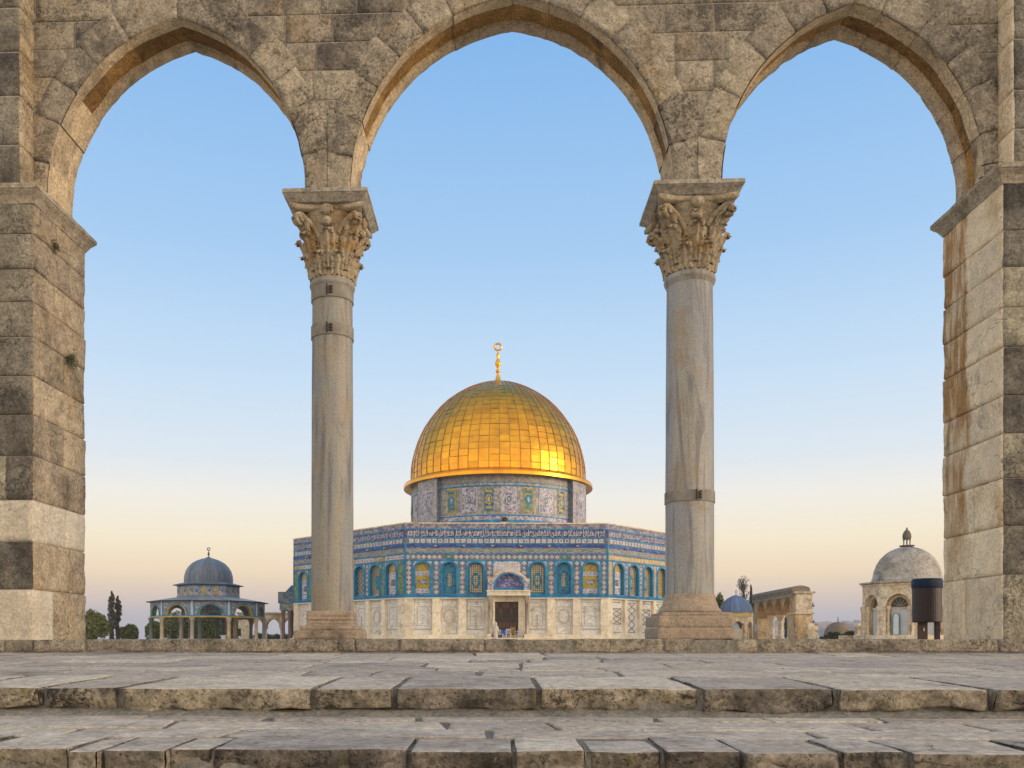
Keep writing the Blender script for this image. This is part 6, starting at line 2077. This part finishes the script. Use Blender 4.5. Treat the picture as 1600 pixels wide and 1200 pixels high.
mb.lathe((gx, gd, 0), [(3.12, zc2 + 0.12), (3.12, gy(905)), (3.05, gy(904.5)), (3.0, gy(900)), (2.93, gy(893)), (2.72, gy(883)), (2.38, gy(873.5)), (1.92, gy(865.5)), (1.4, gy(859.8)), (0.8, gy(856)), (0.3, gy(855))], 48)
mb.build("stone_dome", M_GREYST, ga, smooth=True)
mb = MB()
mb.lathe((gx, gd, 0), [(0.3, gy(856)), (0.5, gy(854.8)), (0.68, gy(853.4)), (0.70, gy(852.4)), (0.1, gy(852))], 20)
for i in range(6):
    a = 2 * PI * i / 6
    x, y = gx + 0.31 * math.cos(a), gd + 0.31 * math.sin(a)
    mb.lathe((x, y, 0), [(0.07, gy(852.3)), (0.045, gy(851)), (0.045, gy(845)), (0.09, gy(843.6))], 8)
    a2 = 2 * PI * (i + 1) / 6
    x2, y2 = gx + 0.31 * math.cos(a2), gd + 0.31 * math.sin(a2)
    mb.tube([(x, y, gy(844)), ((x + x2) / 2, (y + y2) / 2, gy(841)), (x2, y2, gy(844))], 0.06, 6)
mb.lathe((gx, gd, 0), [(0.37, gy(842)), (0.40, gy(838.5)), (0.36, gy(834)), (0.26, gy(830.5)), (0.12, gy(828)), (0.06, gy(826.5)), (0.09, gy(825.5)), (0.01, gy(824))], 16)
mb.build("lantern", stone("dark_lantern_stone", (0.20, 0.17, 0.14), (0.14, 0.12, 0.10), scale=0.5), ga)

# ================================================================== litter bin behind the right pier
nb = 13.6
bx3 = X(1448.5, nb)
bt = thing("litter_bin", (bx3, nb, 0), "dark brown round litter bin with a blue liner, beside the right pier", "litter bin")
M_BIN, MB2, _b = new_mat("brown_perforated_metal")
uvn = MB2.n('ShaderNodeTexCoord').outputs['UV']
vo = MB2.n('ShaderNodeTexVoronoi', {'feature': 'F1', 'voronoi_dimensions': '2D'}, Vector=MB2.vmul(uvn, (6.5, 30.0, 1.0)), Scale=1.0, Randomness=0.15)
MB2.set(_b.inputs['Base Color'], MB2.ramp(vo.outputs['Distance'], [(0.0, (0.012, 0.009, 0.009)), (0.24, (0.016, 0.011, 0.011)), (0.32, (0.055, 0.030, 0.030)), (1.0, (0.048, 0.026, 0.027))]))
_b.inputs['Roughness'].default_value = 0.5
MB2.set(_b.inputs['Normal'], MB2.n('ShaderNodeBump', {}, Strength=0.5, Distance=0.01, Height=vo.outputs['Distance']).outputs[0])
mb = MB()
zb3, zt3 = Z(972.5, nb), Z(916, nb)
rb = 21.3 * nb / F
mb.lathe((bx3, nb, 0), [(0.02, zb3), (rb - 0.01, zb3), (rb, zb3 + 0.01), (rb, zt3), (rb - 0.012, zt3), (rb - 0.012, zb3 + 0.02)], 48)
mb.build("drum_body", M_BIN, bt, smooth=False)
mb = MB()
rows = []
rr = random.Random(8)
for (q, z) in ((rb + 0.002, Z(919.5, nb)), (rb + 0.012, Z(918, nb)), (rb + 0.010, Z(912, nb)), (rb + 0.006, Z(906, nb)), (rb - 0.004, Z(904.6, nb)), (rb - 0.02, Z(905.5, nb)), (rb - 0.03, Z(925, nb))):
    rows.append([(bx3 + (q + 0.006 * noise.noise((k * 0.7, z * 22, 3))) * math.cos(2 * PI * k / 60), nb + (q + 0.006 * noise.noise((k * 0.7, z * 22, 3))) * math.sin(2 * PI * k / 60), z + 0.012 * noise.noise((k * 0.35, 4, z)) * (1 if z < Z(910, nb) else 0.3)) for k in range(60)])
mb.grid(rows, 0, 0.5, None, True)
mb.build("bin_liner", plain("dark_blue_plastic", (0.010, 0.026, 0.065), 0.45, 0, 0.4, 20, 0.3, 0.8), bt, smooth=True)
for (p0, p1, cc) in ((1435, 1448, (0.085, 0.045, 0.035)), (1461, 1467.5, (0.045, 0.02, 0.035))):
    mb = MB()
    mb.box(X(p0, nb), X(p1, nb), nb - 0.03, nb + 0.03, 0.0, zb3 + 0.01)
    mb.build("post", plain("brown_paint", cc, 0.6, 0, 0.3, 12), bt)
mb = MB()
mb.box(X(1441, nb), X(1443, nb), nb - 0.037, nb - 0.031, Z(986, nb), Z(981, nb))
mb.build("sticker", plain("pale_sticker", (0.6, 0.58, 0.52), 0.6), bt)

# ================================================================== trees
def leaf_mat(name, c0, c1):
    m, n, b = new_mat(name)
    t = n.n('ShaderNodeAttribute', {'attribute_name': 'tint', 'attribute_type': 'GEOMETRY'}).outputs['Fac']
    v = n.n('ShaderNodeTexCoord').outputs['Object']
    nz = n.noise(v, 0.9, 4)
    col = n.mix(n.math('MULTIPLY', n.math('ADD', t, nz), 0.5), c0, c1)
    n.set(b.inputs['Base Color'], col)
    b.inputs['Roughness'].default_value = 0.7
    b.inputs['Specular IOR Level'].default_value = 0.2
    return m
M_LF = [leaf_mat("mid_green_leaves", (0.06, 0.095, 0.03), (0.30, 0.30, 0.09)), leaf_mat("cypress_leaves", (0.085, 0.078, 0.05), (0.21, 0.175, 0.12)), leaf_mat("dark_leaves", (0.018, 0.025, 0.018), (0.055, 0.065, 0.042)), leaf_mat("bush_leaves", (0.03, 0.045, 0.02), (0.095, 0.115, 0.05))]
M_BARK = plain("bark", (0.10, 0.075, 0.055), 0.9, 0, 0.3, 4)
def rand_dir(r_):
    while True:
        v = Vector((r_.uniform(-1, 1), r_.uniform(-1, 1), r_.uniform(-1, 1)))
        if 0.05 < v.length < 1: return v.normalized()
def leaves(mb, r_, c, rad, n, size, shell=0.55):
    for _ in range(n):
        d_ = rand_dir(r_)
        q = r_.uniform(shell, 1.0) ** 0.6
        p = Vector((c[0] + d_.x * rad[0] * q, c[1] + d_.y * rad[1] * q, c[2] + d_.z * rad[2] * q))
        a, b = rand_dir(r_), rand_dir(r_)
        b = (b - a * a.dot(b)).normalized()
        s_ = size * r_.uniform(0.6, 1.3)
        mb.face((p - a * s_, p - b * s_ * 0.5, p + a * s_, p + b * s_ * 0.5), 0, None, r_.random())
def tree(name, px, dd, py_top, py_bot, half_px, label, kind, seed, group=None, cat="tree"):
    r_ = random.Random(seed)
    x, s_ = X(px, dd), dd / F
    zt, zb, hw = Z(py_top, dd), Z(py_bot, dd), half_px * s_
    t = thing(name, (x, dd, 0), label, cat, group)
    mb, mt = MB(), MB()
    if kind == 'round':
        n_ = 16 if half_px < 24 else 22
        h = zt - zb
        mt.tube([(x, dd, 0), (x + 0.1, dd, zb * 0.6 + 0.2), (x, dd, zb + h * 0.5)], [0.28, 0.22, 0.1], 8)
        for _ in range(n_):
            d_ = rand_dir(r_)
            c = (x + d_.x * hw * 0.62, dd + d_.y * hw * 0.62, (zt + zb) / 2 + d_.z * h * 0.30)
            mt.tube([(x, dd, zb + h * 0.15), ((x + c[0]) / 2, (dd + c[1]) / 2, (zb + h * 0.2 + c[2]) / 2 + 0.1), c], [0.1, 0.06, 0.02], 5)
            rr_ = r_.uniform(0.32, 0.52)
            leaves(mb, r_, c, (hw * rr_, hw * rr_, h * rr_ * 0.8), 330, 0.16)
        mi = 0
    elif kind == 'cypress':
        h = zt - zb
        mt.tube([(x, dd, 0), (x, dd, zt - 0.4)], [0.16, 0.02], 6)
        for i in range(46):
            q = i / 45
            wq = hw * (0.55 + 0.45 * math.sin(PI * min(1, (1 - q) * 1.25 + 0.05))) * (1 if q < 0.85 else (1 - q) / 0.15 * 0.7 + 0.3)
            a = r_.uniform(0, 2 * PI)
            c = (x + 0.45 * wq * math.cos(a), dd + 0.45 * wq * math.sin(a), zb + h * q)
            leaves(mb, r_, c, (wq * 0.6, wq * 0.6, h * 0.05), 70, 0.13, 0.2)
        mi = 1
    elif kind == 'bush':
        for i in range(9):
            c = (x + r_.uniform(-0.7, 0.7) * hw, dd + r_.uniform(-0.5, 0.5) * hw, zb + (zt - zb) * r_.uniform(0.15, 0.75))
            mt.tube([(x, dd, 0), c], [0.05, 0.02], 5)
            leaves(mb, r_, c, (hw * 0.4, hw * 0.4, (zt - zb) * 0.32), 260, 0.11, 0.2)
        mi = 3
    else:     # sparse
        h = zt - zb
        mt.tube([(x, dd, 0), (x + 0.15, dd, zb + h * 0.4), (x - 0.1, dd, zt - 0.3)], [0.22, 0.14, 0.03], 7)
        for i in range(30):
            q = r_.uniform(0.12, 1.0)
            a = r_.uniform(0, 2 * PI)
            wq = hw * (0.55 + 0.5 * math.sin(PI * q)) * r_.uniform(0.5, 1)
            c = (x + wq * math.cos(a), dd + wq * math.sin(a), zb + h * q)
            b0 = (x, dd, zb + h * max(0.05, q - 0.22))
            mt.tube([b0, ((b0[0] + c[0]) / 2, (b0[1] + c[1]) / 2, (b0[2] + c[2]) / 2 + 0.1), c], [0.07, 0.045, 0.02], 5)
            leaves(mb, r_, c, (0.5, 0.5, 0.45), 46, 0.085, 0.1)
        mi = 2
    mt.build("trunk", M_BARK, t)
    mb.build("crown", M_LF[2] if kind == 'dark' else M_LF[mi], t)
    return t
G1 = "trees beyond the left edge of the terrace"
tree("leafy_tree", 148, 104, 959, 1000, 24, "rounded green tree against the left pier, left of the twin cypresses", 'round', 1, G1)
tree("leafy_tree", 138, 118, 955, 985, 10, "darker small crown peeping above the rounded tree by the left pier", 'round', 2, G1)
tree("cypress_tree", 175, 112, 926.5, 1000, 7.4, "taller of the two brown green cypresses at the left", 'cypress', 3, G1)
tree("cypress_tree", 184.2, 113, 934, 1000, 6.2, "shorter cypress, right one of the pair at the left", 'cypress', 4, G1)
tree("leafy_tree", 201, 116, 978, 1002, 15, "low dark loose tree right of the twin cypresses", 'round', 5, G1)
G2 = "trees seen through the pavilion columns"
for i, (px, yt, hw_, lb) in enumerate(((243, 972, 17, "green tree spilling past the left edge of the open pavilion"), (282, 961, 30, "broad green tree behind the left bays of the open pavilion"), (324, 960, 28, "green tree behind the middle bay of the open pavilion"), (362, 963, 26, "dark green tree behind the right bays of the open pavilion"), (303, 957, 24, "taller olive green crown behind the middle left bay of the open pavilion"), (343, 959, 22, "taller green crown behind the middle right bay of the open pavilion"))):
    tree("leafy_tree", px, 134, yt, 1000, hw_, lb, 'round', 20 + i, G2)
for i, (px, lb) in enumerate(((408, "low dark bush seen under the far arcade's left arch"), (432, "low dark bush seen under the far arcade's middle arch"), (452, "low dark bush seen between the porch columns of the shrine"))):
    tree("bush", px, 150, 989, 1002, 14, lb, 'bush', 30 + i, "bushes beyond the far arcade", "bush")
G3 = "trees behind the blue domed kiosk"
tree("leafy_tree", 1122, 108, 931, 1000, 16, "dense dark green tree between the grey column and the blue domed kiosk", 'round', 40, G3)
tree("leafy_tree", 1180, 118, 938, 1000, 10, "green tree behind the right shoulder of the blue domed kiosk", 'round', 44, G3)
tree("bare_tree", 1162, 116, 902.5, 965, 9, "tall sparse thin leaved tree rising behind the blue dome", 'sparse', 41, G3)
tree("cypress_tree", 1173.5, 120, 917, 1000, 2.6, "thin dark cypress just right of the tall sparse tree", 'cypress', 42, G3)
tree("cypress_tree", 1229, 135, 940, 1000, 4.5, "dark cypress seen through the third arch of the slanted arcade", 'cypress', 43, "cypresses behind the slanted arcade")
tree("cypress_tree", 1243, 138, 952, 1000, 4.5, "dark cypress seen through the nearest arch of the slanted arcade", 'cypress', 45, "cypresses behind the slanted arcade")
G4 = "bushes in front of the small brown dome"
for i, (px, yt, hw_, lb) in enumerate(((1290, 991, 9, "low green bush left of the small brown dome"), (1307, 985, 12, "tallest green bush in front of the small brown dome"), (1325, 984, 11, "green bush at the right foot of the small brown dome"), (1338, 989, 6, "small bright green bush beside the low cream stone block"))):
    tree("bush", px, 98 + i * 1.5, yt, 1001, hw_, lb, 'bush', 50 + i, G4, "bush")
# small clinging plants on the end of the slanted arcade
for i, (px, py) in enumerate(((1269.5, 946), (1269, 972))):
    x, z = X(px, 94.6), Z(py, 94.6)
    t = thing("wall_weed", (X(1266.5, 94.6), 94.6, z), ("upper" if i == 0 else "lower") + " dark weed clinging to the end of the slanted arcade", "plant", "weeds on the slanted arcade")
    mb = MB()
    leaves(mb, random.Random(60 + i), (x, 94.6, z), (0.25, 0.25, 0.35 if i == 0 else 0.22), 90, 0.07, 0.1)
    mb.build("foliage", M_LF[2], t)

# ================================================================== dusk haze
mh = bpy.data.materials.new("dusk_haze")
mh.use_nodes = True
ht_ = mh.node_tree
ht_.nodes.clear()
ho = ht_.nodes.new('ShaderNodeOutputMaterial')
hv = ht_.nodes.new('ShaderNodeVolumePrincipled')
hv.inputs['Color'].default_value = (0.72, 0.80, 0.95, 1)
hv.inputs['Density'].default_value = 0.00036
hv.inputs['Anisotropy'].default_value = 0.0
ht_.links.new(hv.outputs[0], ho.inputs['Volume'])
mb = MB()
mb.box(-1610, 1610, -310, 1960, -61, 60)
hz = mb.build("haze", mh)
tag(hz, "thin bluish evening haze over the distant hillside", "haze", None, 'stuff')
